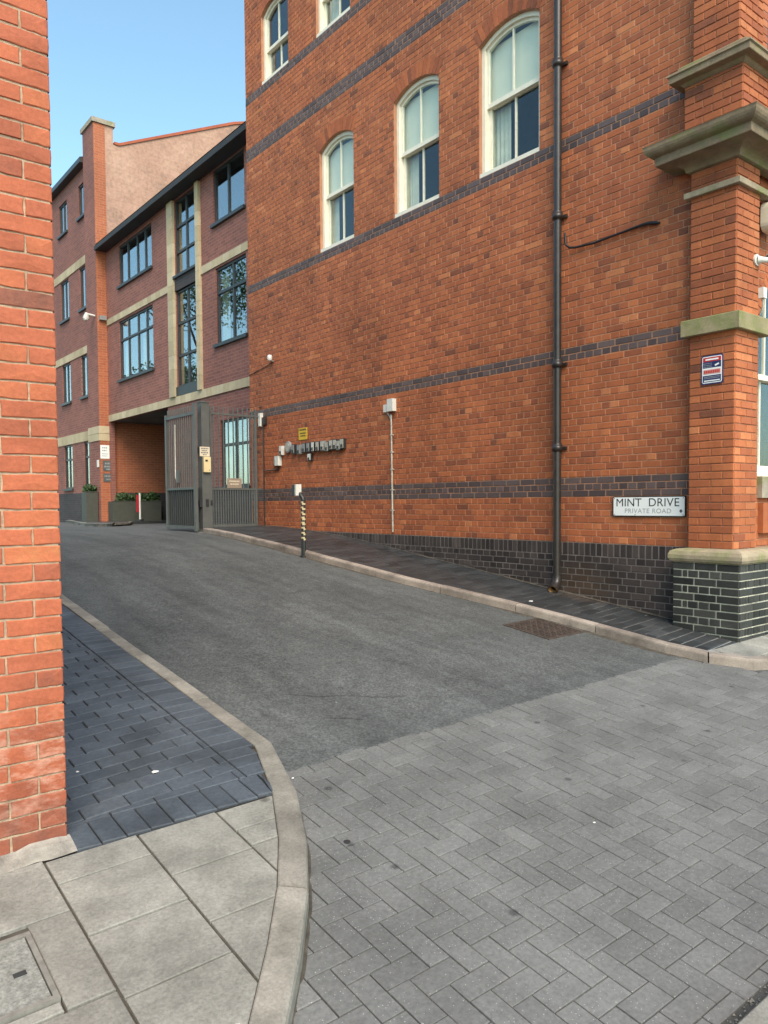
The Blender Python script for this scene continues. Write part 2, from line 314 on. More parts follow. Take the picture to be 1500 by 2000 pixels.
def rough_mesh(L_, H_, mat, var, deep=.05):
    k = (round(L_, 3), round(H_, 3), mat, 'rough', var)
    if k in BM: return BM[k]
    rn = random.Random(var*31+int(L_*1000)); a, b = k[0]/2, k[1]/2; T = FY(0); out = []
    for p, q, n in (((-a,-b),(a,-b),4), ((a,-b),(a,b),2), ((a,b),(-a,b),4), ((-a,b),(-a,-b),2)):
        for i in range(n): out.append((p[0]+(q[0]-p[0])*i/n+rn.uniform(-.0025,.0015)*(1 if p[0] < 0 else 1), p[1]+(q[1]-p[1])*i/n+rn.uniform(-.0022,.0018)))
    n = len(out); inn = [(u*(1-rn.uniform(.002,.005)/a), z*(1-rn.uniform(.002,.005)/b)) for u, z in out]
    vs = [T(u, z, rn.uniform(-.0015,.0015)) for u, z in inn]+[T(u, z, -.003) for u, z in out]+[T(u, z, -deep) for u, z in out]+[T(0, 0, rn.uniform(-.001,.002))]
    fs = [(i, (i+1) % n, 3*n) for i in range(n)]+[(n+i, n+(i+1) % n, (i+1) % n, i) for i in range(n)]+[(2*n+i, 2*n+(i+1) % n, n+(i+1) % n, n+i) for i in range(n)]
    me = bpy.data.meshes.new('brick'); me.from_pydata(vs, [], fs); bm = bmesh.new(); bm.from_mesh(me); bmesh.ops.recalc_face_normals(bm, faces=bm.faces); bm.to_mesh(me); bm.free()
    if me.polygons[0].normal.y > 0: me.flip_normals()
    me.materials.append(M[mat]); BM[k] = me; return me
def area(q):
    P = [proj(p) for p in q]
    if None in P: return 0
    cx = sum(p[0] for p in P)/4; cy = sum(p[1] for p in P)/4
    if not (-15 < cx < 1515 and -15 < cy < 2015): return 0
    return abs(sum(P[i][0]*P[(i+1) % 4][1] - P[(i+1) % 4][0]*P[i][1] for i in range(4)))/2
def lay_bricks(bricks, keep, parent_of, name='brick', ch=.004, mort=.006):
    """bricks: (axis, plane, u0, u1, z0, z1, mat, tint, parent, proud)"""
    sc = []
    for b in bricks:
        T = FX(b[1]) if b[0] == 'x' else FY(b[1])
        sc.append(area([T(b[2], b[4], 0), T(b[3], b[4], 0), T(b[3], b[5], 0), T(b[2], b[5], 0)]))
    idx = sorted(range(len(bricks)), key=lambda i: -sc[i]); one = set(i for i in idx[:keep] if sc[i] > 30)
    rest = {}
    for i, b in enumerate(bricks):
        ax, pl, u0, u1, z0, z1, mat, t, par, pr = b
        T = FX(pl) if ax == 'x' else FY(pl)
        if i in one:
            o = link(name, rough_mesh(u1-u0, z1-z0, mat, i % 9) if mat == 'brick_left' else brick_mesh(u1-u0, z1-z0, mat, ax), T((u0+u1)/2, (z0+z1)/2, pr), par); o['tint'] = t
        else:
            m = rest.setdefault((mat, par), MB()); c = ch
            vs = [T(u, z, pr) for u, z in ((u0+c,z0+c), (u1-c,z0+c), (u1-c,z1-c), (u0+c,z1-c))] + [T(u, z, -mort) for u, z in ((u0,z0), (u1,z0), (u1,z1), (u0,z1))]
            fs = [(0,1,2,3)] + [(4+k, 4+(k+1) % 4, (k+1) % 4, k) for k in range(4)]
            if ax == 'x': fs = [tuple(reversed(f)) for f in fs]
            m.add(vs, fs, t)
    for (mat, par), m in rest.items():
        tag(m.build('brickwork', mat, par, tint=True, recalc=False), kind='stuff')
def rtint(): return min(1, max(0.02, random.gauss(.5, .22)))
def row(u0, u1, mode, off, Lg=.222, j=.008):
    """bricks of one course: list of (a, b)"""
    step = Lg if mode == 'S' else Lg/2; out = []; u = u0 - step + off % step
    while u < u1:
        a, b = max(u+j/2, u0+j/2), min(u+step-j/2, u1-j/2)
        if b-a > .03: out.append((a, b))
        u += step
    return out
def cut(iv, holes):
    for h0, h1 in holes:
        nx = []
        for a, b in iv:
            if b <= h0 or a >= h1: nx.append((a, b)); continue
            if h0-a > .03: nx.append((a, h0))
            if b-h1 > .03: nx.append((h1, b))
        iv = nx
    return iv
# ------------------------------------------------------------------ ground levels
YT = [-60, 9.0, 9.5, 10, 11, 12, 13, 14, 18, 24, 60, 300]; ZT = [-1.699-7.2, -.619, -.562, -.515, -.44, -.40, -.385, -.39, -.43, -.5, -.6, -.8]
def g(x, y):
    for i in range(len(YT)-1):
        if y <= YT[i+1]: break
    t = max(0, (y-YT[i])/(YT[i+1]-YT[i])); z = ZT[i] + (ZT[i+1]-ZT[i])*min(1, t)
    return z + .024*(max(-30, min(30, x))-7.1)*max(0, min(1, (14-y)/5))
RD = -.08                                                                # the carriageway lies this far below the pavements
def sheet(xs, ys, dz, name, mat, parent=None):
    b = MB(); nx = len(xs)
    vs = [(x, y, g(x, y)+dz) for y in ys for x in xs]
    fs = [(j*nx+i, j*nx+i+1, (j+1)*nx+i+1, (j+1)*nx+i) for j in range(len(ys)-1) for i in range(nx-1)]
    b.add(vs, fs); return b.build(name, mat, parent, recalc=False)
def rng(a, b, n): return [a + (b-a)*i/n for i in range(n+1)]
tag(sheet([-300,-60,-30,-10,0,10,30,60,300], [-60,-20,0,3.6,6,9,9.5,10,11,12,13,14,18,24,40,60,300], -.14, 'ground', 'ground'), kind='structure')
# asphalt carriageway of the drive, and the bed of the block-paved street
road = tag(sheet(rng(1.9, 9.6, 22), [3.6]+rng(3.9, 8.7, 16)+[9,9.5,10,10.5,11,11.5,12,12.5,13,14,15,16,17,18,19,20,21,22,24,26,28,30,34,40], RD, 'road', 'asphalt'), kind='structure')
paving = tag(sheet(rng(-12, 16, 28), rng(-1, 3.598, 6), RD-.010, 'block_paving', 'joint_grey'), kind='structure')

# ragged edge of the asphalt where it meets the blocks, and grit gathered along the kerb feet
b = MB(); re_ = random.Random(21); vs = []; n = 150
for i in range(n+1):
    x = 2.10+(6.22-2.10)*i/n; y = 3.578+re_.uniform(-.012,.010)+.008*math.sin(x*5.1)+.006*math.sin(x*13)
    vs += [(x, y, g(x, y)+RD+.0012), (x, y+.012, g(x, y+.012)+RD+.004), (x, 3.66, g(x, 3.66)+RD+.0012)]
b.add(vs, [(3*i+k, 3*i+3+k, 3*i+4+k, 3*i+1+k) for i in range(n) for k in (0, 1)]); b.build('asphalt_edge', 'asphalt', road, recalc=False)
# old tar lines in the asphalt
flat('tar', (.050,.052,.052), .6, var=.3, nscale=20)
for pl_ in ([(2.72,4.62),(2.95,4.42),(3.10,4.36),(3.32,4.18),(3.5,4.12)], [(2.75,4.1),(2.9,3.99),(2.98,3.92)], [(4.6,5.9),(4.9,5.7),(5.1,5.75)], [(3.2,6.6),(3.5,6.5),(3.9,6.7)]):
    b = MB(); rt = random.Random(len(pl_)*3); q = []
    for k in range(len(pl_)-1):
        for i in range(8): t_ = i/8; q.append((pl_[k][0]+(pl_[k+1][0]-pl_[k][0])*t_+rt.uniform(-.008,.008), pl_[k][1]+(pl_[k+1][1]-pl_[k][1])*t_+rt.uniform(-.008,.008), rt.uniform(.002,.010)))
    vs = []
    for x, y, w_ in q: vs += [(x, y-w_, g(x, y)+RD+.0012), (x, y+w_, g(x, y)+RD+.0012)]
    b.add(vs, [(2*i, 2*i+2, 2*i+3, 2*i+1) for i in range(len(q)-1)]); b.build('tar_line', 'tar', road, recalc=False)
# clip a convex polygon by the half plane a*x + b*y <= c
def clip(poly, a, b, c):
    out = []
    for i in range(len(poly)):
        p, q = poly[i], poly[(i+1) % len(poly)]; dp = a*p[0]+b*p[1]-c; dq = a*q[0]+b*q[1]-c
        if dp <= 0: out.append(p)
        if dp*dq < 0:
            t = dp/(dp-dq); out.append((p[0]+(q[0]-p[0])*t, p[1]+(q[1]-p[1])*t))
    return out
def inset(poly, d):
    n = len(poly); A = sum(poly[i][0]*poly[(i+1) % n][1]-poly[(i+1) % n][0]*poly[i][1] for i in range(n)); sg = 1 if A > 0 else -1
    out = poly
    for i in range(n):
        p, q = poly[i], poly[(i+1) % n]; ex, ey = q[0]-p[0], q[1]-p[1]; l = math.hypot(ex, ey)
        if l < 1e-6: continue
        nx, ny = sg*ey/l, -sg*ex/l
        out = clip(out, nx, ny, nx*p[0]+ny*p[1]-d)
        if len(out) < 3: return []
    return out
def slab(mb, poly, top, thick, ch, t, tilt=(0,0)):
    """a paving piece that follows the slope of the ground, with a worn edge"""
    if len(poly) < 3: return
    cx = sum(p[0] for p in poly)/len(poly); cy = sum(p[1] for p in poly)/len(poly)
    inn = inset(poly, ch)
    if len(inn) != len(poly): inn = [(p[0]+(cx-p[0])*.08, p[1]+(cy-p[1])*.08) for p in poly]
    z = lambda p, h: g(*p)+h+tilt[0]*(p[0]-cx)+tilt[1]*(p[1]-cy)
    n = len(poly)
    # keep the two rings in step
    st = min(range(n), key=lambda k: sum((inn[(i+k) % n][0]-poly[i][0])**2+(inn[(i+k) % n][1]-poly[i][1])**2 for i in range(n)))
    inn = [inn[(i+st) % n] for i in range(n)]
    vs = [(p[0], p[1], z(p, top)) for p in inn] + [(p[0], p[1], z(p, top-ch)) for p in poly] + [(p[0], p[1], z(p, top-thick)) for p in poly]
    fs = [tuple(range(n))] + [(n+i, n+(i+1) % n, (i+1) % n, i) for i in range(n)] + [(2*n+i, 2*n+(i+1) % n, n+(i+1) % n, n+i) for i in range(n)]
    A = sum(poly[i][0]*poly[(i+1) % n][1]-poly[(i+1) % n][0]*poly[i][1] for i in range(n))
    if A < 0: fs = [tuple(reversed(f)) for f in fs]
    mb.add(vs, fs, t)
SM = {}
def lay_slabs(pieces, keep, parent, name, mat, top, thick=.03, ch=.004, stuffname='paving', tilt=.004, rise=.0015):
    """pieces: (polygon, key, centre). Alike whole pieces share their mesh."""
    sc = []
    for poly, key, c in pieces:
        P = [proj((p[0], p[1], g(*p)+top)) for p in poly]; ok = None not in P
        A = 0
        if ok:
            mx = sum(p[0] for p in P)/len(P); my = sum(p[1] for p in P)/len(P)
            if -25 < mx < 1525 and -25 < my < 2040: A = abs(sum(P[i][0]*P[(i+1) % len(P)][1]-P[(i+1) % len(P)][0]*P[i][1] for i in range(len(P))))/2
        sc.append(A)
    one = set(sorted(range(len(pieces)), key=lambda i: -sc[i])[:keep]); rest = MB()
    for i, (poly, key, c) in enumerate(pieces):
        t = rtint(); h = top+random.uniform(-rise, rise)
        if i in one and sc[i] > 25:
            if key and key in SM:
                o = link(name, SM[key], (c[0], c[1], g(*c)+h), parent)
            else:
                b = MB(); slab(b, poly, h, thick, ch, 0)
                if not b.v: continue
                o = b.build(name, mat, parent, origin=(c[0], c[1], g(*c)+h), recalc=False)
                if key: SM[key] = o.data
            o.rotation_euler = (random.uniform(-tilt, tilt), random.uniform(-tilt, tilt), random.uniform(-tilt, tilt)*.6); o['tint'] = t
        else: slab(rest, poly, h, thick, ch, t)
    if rest.v: tag(rest.build(stuffname, mat, parent, tint=True, recalc=False), kind='stuff')
def inside(p, poly):
    r = False
    for i in range(len(poly)):
        a, b = poly[i], poly[i-1]
        if (a[1] > p[1]) != (b[1] > p[1]) and p[0] < (b[0]-a[0])*(p[1]-a[1])/(b[1]-a[1])+a[0]: r = not r
    return r
# kerb lines (inner = pavement side, outer = road side)
KL_IN  = [(2.10,13.0),(2.10,9.0),(2.09,7.4),(2.085,5.9),(2.085,4.6),(2.085,3.80),(1.89,3.27),(1.70,2.89),(1.52,2.60),(1.32,2.33),(1.09,2.05),(.74,1.78),(.25,1.55),(-.5,1.40),(-1.6,1.36),(-3.2,1.36),(-6,1.36)]
KL_OUT = [(2.21,13.0),(2.21,9.0),(2.20,7.4),(2.195,5.9),(2.195,4.6),(2.195,3.80),(2.01,3.23),(1.81,2.83),(1.615,2.52),(1.41,2.25),(1.165,1.96),(.80,1.67),(.28,1.43),(-.5,1.28),(-1.6,1.24),(-3.2,1.24),(-6,1.24)]
KR_OUT = [(5.80,12.30),(5.72,11.3),(5.68,10.4),(5.70,9.5),(5.75,8.6),(5.81,7.75),(5.87,6.95),(5.98,6.15),(6.08,5.4),(6.14,4.75),(6.16,4.15),(6.17,3.72),(6.25,3.36),(6.45,3.06),(6.85,2.90),(7.7,2.86),(8.6,2.86),(9.5,2.86),(12,2.86)]
KR_IN  = [(5.92,12.30),(5.84,11.3),(5.80,10.4),(5.82,9.5),(5.87,8.6),(5.93,7.75),(5.99,6.98),(6.10,6.18),(6.20,5.42),(6.26,4.76),(6.28,4.16),(6.29,3.75),(6.36,3.43),(6.53,3.16),(6.88,3.02),(7.7,2.98),(8.6,2.98),(9.5,2.98),(12,2.98)]
KR_IN = [(o_[0]+(i_[0]-o_[0])*.72, o_[1]+(i_[1]-o_[1])*.72) for i_, o_ in zip(KR_IN, KR_OUT)]
flat('grit', (.085,.072,.055), .95, var=.45, nscale=14, bmp=.8)
def grit(line, side_, seed, dz, wmax, name='grit'):
    rg = random.Random(seed); q = []
    for k in range(len(line)-1):
        m_ = max(2, int(math.dist(line[k], line[k+1])/.035))
        for i in range(m_): t_ = i/m_; q.append((line[k][0]+(line[k+1][0]-line[k][0])*t_, line[k][1]+(line[k+1][1]-line[k][1])*t_))
    vs = []; w0 = .02
    for i, (x, y) in enumerate(q):
        a = q[max(0, i-1)]; c = q[min(len(q)-1, i+1)]; l = math.dist(a, c) or 1; nx, ny = (c[1]-a[1])/l*side_, -(c[0]-a[0])/l*side_
        w0 = min(wmax, max(.004, w0+rg.uniform(-.012,.012)))
        vs += [(x-nx*.01, y-ny*.01, g(x, y)+dz+.006), (x+nx*w0, y+ny*w0, g(x+nx*w0, y+ny*w0)+dz+.0012)]
    b = MB(); b.add(vs, [(2*i, 2*i+2, 2*i+3, 2*i+1) for i in range(len(q)-1)]); tag(b.build(name, 'grit', None, recalc=False), 'dark grit gathered along the foot of the kerb or wall', 'grit', 'grit along the kerbs', kind='stuff')
grit(KR_OUT[:13], 1, 3, RD, .07); grit(KL_OUT[1:12], -1, 5, RD, .014); grit([(7.085, y_) for y_ in rng(12.3, 4.08, 20)], 1, 8, .004, .05)
# herringbone blocks of the street
pieces = []
th = math.radians(0); ct, st_ = math.cos(th), math.sin(th); w = .1; P0 = (1.993, 2.498)
left_pav = [(-6,30),(2.15,30)] + KL_OUT + [(-6,5)]
for i in range(-150, 151):
    for j in range(-60, 61):
        # unit of a 90 degree herringbone: one upright and one lying block
        for kind in (0, 1):
            ux, uy = i*w + 2*j*w, -i*w + 2*j*w
            if kind == 0: r = (ux, uy-w, ux+2*w, uy)
            else: r = (ux+2*w, uy-w, ux+3*w, uy+w)
            jn = .0026
            pl = [(r[0]+jn, r[1]+jn), (r[2]-jn, r[1]+jn), (r[2]-jn, r[3]-jn), (r[0]+jn, r[3]-jn)]
            pl = [(P0[0]+ct*a-st_*b, P0[1]+st_*a+ct*b) for a, b in pl]
            cx = sum(p[0] for p in pl)/4; cy = sum(p[1] for p in pl)/4
            if not (-1.5 < cx < 11 and 1.0 < cy < 3.75): continue
            if inside((cx+.02, cy+.02), left_pav) and inside((cx+.1, cy-.1), left_pav): continue
            if cx > 6.4 and cy > 2.95: continue
            q = clip(pl, 0, 1, 3.598); q = clip(q, 0, -1, -1.245)
            if len(q) < 3: continue
            whole = len(q) == 4 and abs(q[0][0]-pl[0][0]) < 1e-6 and abs(q[2][0]-pl[2][0]) < 1e-6
            pieces.append((q, ('hb', kind) if whole else None, (cx, cy)))
lay_slabs(pieces, 300, paving, 'paver', 'paver_grey', RD, thick=.012, ch=.002, tilt=.006, rise=.0015)

# kerb stones
def kerb(pin, pout, parent, mat, top, foot, splits, name='kerb_stone'):
    # walk the line, cut into stones of about a metre
    pts = []
    for k in range(len(pin)-1):
        n = max(1, round(math.dist(pout[k], pout[k+1])/.28))
        for i in range(n):
            t = i/n; pts.append(tuple(tuple(a[m]+(b[m]-a[m])*t for m in (0,1)) for a, b in ((pin[k], pin[k+1]), (pout[k], pout[k+1]))))
    pts.append((pin[-1], pout[-1])); i = 0
    while i < len(pts)-1:
        l = 0; j = i
        while j < len(pts)-1 and l < splits: l += math.dist(pts[j][1], pts[j+1][1]); j += 1
        seg = pts[i:j+1]; b = MB(); n = len(seg); dt = random.uniform(-.004, .004)
        def tr(p, q, s):  # shrink ends for the joint
            return (p[0]+(q[0]-p[0])*s, p[1]+(q[1]-p[1])*s)
        ins = [s[0] for s in seg]; ous = [s[1] for s in seg]
        for a in (ins, ous):
            d0 = math.dist(a[0], a[1]); a[0] = tr(a[0], a[1], .006/d0); d1 = math.dist(a[-1], a[-2]); a[-1] = tr(a[-1], a[-2], .006/d1)
        vs = []
        for p, q in zip(ins, ous):
            m = lambda s: (p[0]+(q[0]-p[0])*s, p[1]+(q[1]-p[1])*s)
            for s, h in ((0, top-.05), (0, top-.004), (.05, top), (.84, top-.001), (.95, top-.008), (1, top-.022), (1.0, foot)):
                x, y = m(s); vs.append((x, y, g(x, y)+h+dt))
        fs = [(r*7+c, r*7+c+1, (r+1)*7+c+1, (r+1)*7+c) for r in range(n-1) for c in range(6)] + [tuple(range(7)), tuple(range((n-1)*7+6, (n-1)*7-1, -1))]
        b.add(vs, fs); o = b.build(name, mat, parent); o['tint'] = random.uniform(.2, .9); i = j
# left pavement: flagstones at the street, blue pavers up the side of the building
pav_l = tag(sheet(rng(-6, 1.15, 10)+[1.6, 2.12], [1.3,1.6,2,2.5,3,3.5,4,5,6,7,8,9,9.5,10,11,12,13], -.014, 'pavement_left', 'joint_flag'), kind='structure')
# cut the bed back behind the kerb curve
bm = bmesh.new(); bm.from_mesh(pav_l.data)
for v in bm.verts:
    x, y = v.co.x + pav_l.location.x, v.co.y + pav_l.location.y
    lim = 99
    for k in range(len(KL_OUT)-1):
        (x0, y0), (x1, y1) = KL_OUT[k], KL_OUT[k+1]
        if y1 <= y <= y0: lim = x0+(x1-x0)*(y-y0)/((y1-y0) or 1)-.02
    if y < 1.36: lim = -2
    if x > lim: v.co.x = lim - pav_l.location.x; v.co.z = g(lim, y)-.014 - pav_l.location.z
bm.to_mesh(pav_l.data); bm.free()
kerb(KL_IN, KL_OUT, pav_l, 'kerb', .006, RD-.03, .86)
def flagcol(x0, x1, ys):
    out = []
    for a, b in zip(ys[:-1], ys[1:]):
        q = [(x0+.005, b+.005), (x1-.005, b+.005), (x1-.005, a-.005), (x0+.005, a-.005)]
        for k in range(len(KL_IN)-1):
            p0, p1 = KL_IN[k], KL_IN[k+1]
            if 1.0 < (p0[1]+p1[1])/2 < 3.4:
                ex, ey = p1[0]-p0[0], p1[1]-p0[1]; l = math.hypot(ex, ey); nx, ny = -ey/l, ex/l
                q = clip(q, nx, ny, nx*p0[0]+ny*p0[1]-.003)
        if len(q) >= 3: out.append((q, None, (sum(p[0] for p in q)/len(q), sum(p[1] for p in q)/len(q))))
    return out
fl = flagcol(.82, 1.205, [3.275,3.09,2.728,2.37,2.02,1.66,1.3]) + flagcol(1.205, 1.577, [3.265,2.90,2.555,2.19,1.83]) + flagcol(1.577, 2.2, [3.255,3.06,2.917,2.556])
fl += flagcol(.18, .82, [3.29,2.905]) + flagcol(.66, .82, [2.905,2.42]) + flagcol(.16, .66, [2.475,2.42])+ flagcol(.18, .82, [2.42,1.95,1.5])
fl += flagcol(-.42, .18, [3.29,2.80,2.3,1.8,1.4]) + flagcol(-1.02, -.42, [3.29,2.9,2.4,1.9,1.4]) + flagcol(-1.62, -1.02, [3.29,2.8,2.3,1.8,1.4]) + flagcol(-2.3, -1.62, [3.29,2.9,2.4,1.9,1.4])
lay_slabs(fl, 60, pav_l, 'flagstone', 'flag', 0.0, thick=.03, ch=.003, tilt=.004, rise=.002)
pv = []
def pav_rows(x0f, x1f, y0, y1, pitch, Lg, mat, skew=0.0, jn=.004, ymin=-99, jx=None):
    jx = jn if jx is None else jx
    out = []; y = y0; k = 0
    while y < y1:
        a, b = x0f(y), x1f(y); u = a - (Lg/2 if k % 2 else 0)+random.uniform(-.008, .008)
        while u < b:
            p, q = max(u, a), min(u+Lg, b)
            if q-p > .03:
                sk = lambda x: skew*(x-a)
                poly = [(p+jx, y+jn+sk(p)), (q-jx, y+jn+sk(q)), (q-jx, y+pitch-jn+sk(q)), (p+jx, y+pitch-jn+sk(p))]
                whole = abs(q-p-Lg) < 1e-6; c4 = len(poly); lo = min(v[1] for v in poly) < ymin; poly = clip(poly, 0, -1, -ymin); whole = whole and not lo
                if len(poly) < 3: u += Lg; continue
                out.append((poly, None if y > 8.8 else ((mat, 'w') if whole else None), ((p+q)/2, y+pitch/2+sk((p+q)/2))))
            u += Lg
        y += pitch; k += 1
    return out
blue = pav_rows(lambda y: .95, lambda y: 1.865, 3.39, 12.8, .108, .218, 'pb', .10, .0026, 3.488)
y = 3.49
while y < 12.9:                                              # border along the kerb
    x1 = 2.083 if y > 3.8 else 2.083-(3.8-y)*.36
    jn = .0022
    blue.append(([(1.87, y+jn), (x1, y+jn), (x1+(0 if y > 3.7 else .03), y+.105), (1.87, y+.105)], None, (1.97, y+.05))); y += .108
x = .95
while x < 1.98:                                             # front course set upright to the street
    blue.append(([(x+.003, 3.284), (min(x+.105, 1.89), 3.275), (min(x+.105, 1.94), 3.484), (x+.003, 3.484)], None, (x+.05, 3.38))); x += .108
blue = [b for b in blue if max(p[0] for p in b[0])-min(p[0] for p in b[0]) > .02]
sheet([.9,1.4,1.86], [3.27,3.5,3.79], -.009, 'joint_bed', 'joint_dark', pav_l); bed = tag(sheet([.9,1.4,2.09], [3.79,4,5,6,7,8,9,9.5,10,11,12,13], -.009, 'joint_bed', 'joint_dark', pav_l))
lay_slabs(blue, 300, pav_l, 'paver', 'paver_blue', .003, thick=.03, ch=.004, stuffname='paver_mass', tilt=.006, rise=.0018)
# right pavement: dark pavers along the wall
pav_r = tag(sheet([6.32,6.6,7.12], [4.05,4.5,5,6], -.006, 'pavement_right', 'joint_light'), kind='structure')
sheet([6.33,6.7,7.6], [3.35,3.7,4.05], -.006, 'joint_bed', 'joint_light', pav_r); sheet([6.9,8,10,13], [2.95,3.1,3.6], -.008, 'joint_bed', 'joint_flag', pav_r); sheet([6.5,6.7,6.9], [3.14,3.25,3.35], -.008, 'joint_bed', 'joint_flag', pav_r)
sheet([6.02,6.4,7.12], [6.0,6.5,7,8,9,9.5,10,11,11.5,12,12.6], -.0062, 'joint_bed', 'joint_light', pav_r)
def krx(y):
    for k in range(len(KR_IN)-1):
        (x0, y0), (x1, y1) = KR_IN[k], KR_IN[k+1]
        if y1 <= y <= y0: return x0+(x1-x0)*(y-y0)/((y1-y0) or 1)
    return 6.4
kerb(KR_IN, KR_OUT, pav_r, 'kerb_pink', .006, RD-.03, .9)
dark = pav_rows(lambda y: krx(y)-.02, lambda y: 7.12, 3.30, 12.4, .118, .24, 'pd', .10, .0065, 3.42, .002)
lay_slabs(dark, 300, pav_r, 'paver', 'paver_dark', .002, thick=.03, ch=.004, stuffname='paver_mass', tilt=.004, rise=.002)
fr = []
for x0, x1, y0, y1 in ((6.43,6.87,3.10,3.41),(6.88,7.32,2.96,3.41),(7.33,7.9,2.96,3.5),(7.91,8.5,2.96,3.5),(8.51,9.1,2.96,3.5),(9.11,9.7,3.0,3.5),(9.71,10.4,3.0,3.5)):
    fr.append(([(x0,y0),(x1,y0),(x1,y1),(x0,y1)], None, ((x0+x1)/2, (y0+y1)/2)))
lay_slabs(fr, 60, pav_r, 'flagstone', 'flag', .003, thick=.03, ch=.006)
# near pavement at the photographer's feet
pav_n = tag(sheet([-6,0,2,4,8,12], [-1.5,-.5,.5,1.16], -.012, 'pavement_near', 'joint_flag'), kind='structure')
kn = []; x = -2.02
while x < 8: kn.append(([(x+.006,.98),(x+.694,.98),(x+.694,1.165),(x+.006,1.165)], None, (x+.35,1.07))); x += .7
lay_slabs(kn, 40, pav_n, 'kerb_stone', 'flag', .004, thick=.12, ch=.008)
kn = []
for i in range(-2, 10):
    for j in range(4): kn.append(([(i*.6+.006,.972-j*.6-.594),(i*.6+.594,.972-j*.6-.594),(i*.6+.594,.972-j*.6),(i*.6+.006,.972-j*.6)], None, (i*.6+.3,.672-j*.6)))
lay_slabs(kn, 60, pav_n, 'flagstone', 'flag', 0, thick=.03, ch=.006)
gv = MB(); rs = random.Random(3)
for i in range(2200):                                       # gravel in the channel beside the kerb
    x, y, r = rs.uniform(-1, 6), rs.uniform(1.17, 1.25), rs.uniform(.002, .007)
    if rs.random() < .03: r *= 2
    z = g(x, y)+RD-.006
    gv.add([(x+r*math.cos(a+i), y+r*math.sin(a+i), z) for a in (0,2.1,4.2)]+[(x, y, z+r)], [(0,1,3),(1,2,3),(2,0,3)], rs.random())
tag(gv.build('gravel', 'flag', None, tint=True), 'fine gravel caught in the channel beside the near kerb', 'gravel', kind='stuff')

# ================================================================== RIGHT: the old brick building
XW = 7.1; C = .0735; Z0 = .06
bld = thing('brick_building', (9.5, 8.2, -1.0), 'tall old red brick building with dark brick bands and cream arched sash windows', 'building')
OPEN = [(5.94,6.91,Z0+55*C,5.715,.138), (7.66,8.60,Z0+55*C,5.715,.138), (9.585,10.51,Z0+55*C,5.70,.138), (11.43,12.34,Z0+102*C,8.75,.155), (9.64,10.57,Z0+102*C,8.75,.155)]
Y0W, Y1W, ZTOP = 3.90, 12.95, 10.35
def arch_pts(y0, y1, zs, rise, n=14):
    w_ = (y1-y0)/2; R = (w_*w_+rise*rise)/(2*rise); cy = (y0+y1)/2; cz = zs+rise-R; a = math.asin(w_/R)
    return [(cy+R*math.sin(-a+2*a*i/n), cz+R*math.cos(-a+2*a*i/n)) for i in range(n+1)], (cy, cz, R, a)
def holed_wall(T, u0, u1, z0, z1, opens, depth, name, mat, parent, back=None):
    b = MB(); cuts = sorted({u0, u1, *[o[0] for o in opens], *[o[1] for o in opens]})
    for a, c in zip(cuts[:-1], cuts[1:]):
        z = z0
        for o in sorted((o for o in opens if o[0] <= a+1e-6 and o[1] >= c-1e-6), key=lambda o: o[2]):
            b.add([T(a,z,0),T(c,z,0),T(c,o[2],0),T(a,o[2],0)], [(0,1,2,3)]); z = o[3]+o[4]
        b.add([T(a,z,0),T(c,z,0),T(c,z1,0),T(a,z1,0)], [(0,1,2,3)])
    for y0, y1, zb, zs, rise in opens:
        if rise: ap, _ = arch_pts(y0, y1, zs, rise)
        else: ap = [(y0, zs), (y1, zs)]
        if rise:
            for p, q in zip(ap[:-1], ap[1:]): b.add([T(p[0],p[1],0),T(q[0],q[1],0),T(q[0],zs+rise,0),T(p[0],zs+rise,0)], [(0,1,2,3)])
        lp = [(y0, zb)] + ap + [(y1, zb)]
        for i in range(len(lp)):
            p, q = lp[i], lp[(i+1) % len(lp)]; b.add([T(p[0],p[1],0),T(q[0],q[1],0),T(q[0],q[1],-depth),T(p[0],p[1],-depth)], [(0,1,2,3)])
    return b.build(name, mat, parent, recalc=False)
side = holed_wall(FX(XW+.005), Y0W, Y1W, -1.3, ZTOP, OPEN, .14, 'side_wall', 'mortar_red', bld)
band = {0,1,2, 21,22, 53,54, 86,87,88, 100,101}
reds, blues = [], []
def hol(z):
    out = []
    for y0, y1, zb, zs, rise in OPEN:
        if zb-.005 <= z+C/2 <= zs+rise:
            if z <= zs: out.append((y0-.001, y1+.001))
            else:
                ap, (cy, cz, R, a) = arch_pts(y0, y1, zs, rise); h = R*R-(z-cz)**2
                if h > 0: out.append((cy-math.sqrt(h), cy+math.sqrt(h)))
    return out
for n in range(-7, 140):
    z = Z0+n*C; mode = 'S' if n % 2 == 0 else 'H'
    off = 0 if mode == 'S' else .055
    if mode == 'S' and n % 4 == 2: off = .111
    for a, b in cut(row(Y0W, Y1W, mode, off), hol(z)):
        bl = n in band
        (blues if bl else reds).append(('x', XW, a, b, z+.004, z+C-.004, 'brick_band' if bl else 'brick_red', rtint() if bl else min(1, max(.02, random.gauss(.52, .17)-(.25 if random.random() < .10 else 0)+(.2 if random.random() < .08 else 0))), side, random.uniform(-.002, .0015)))
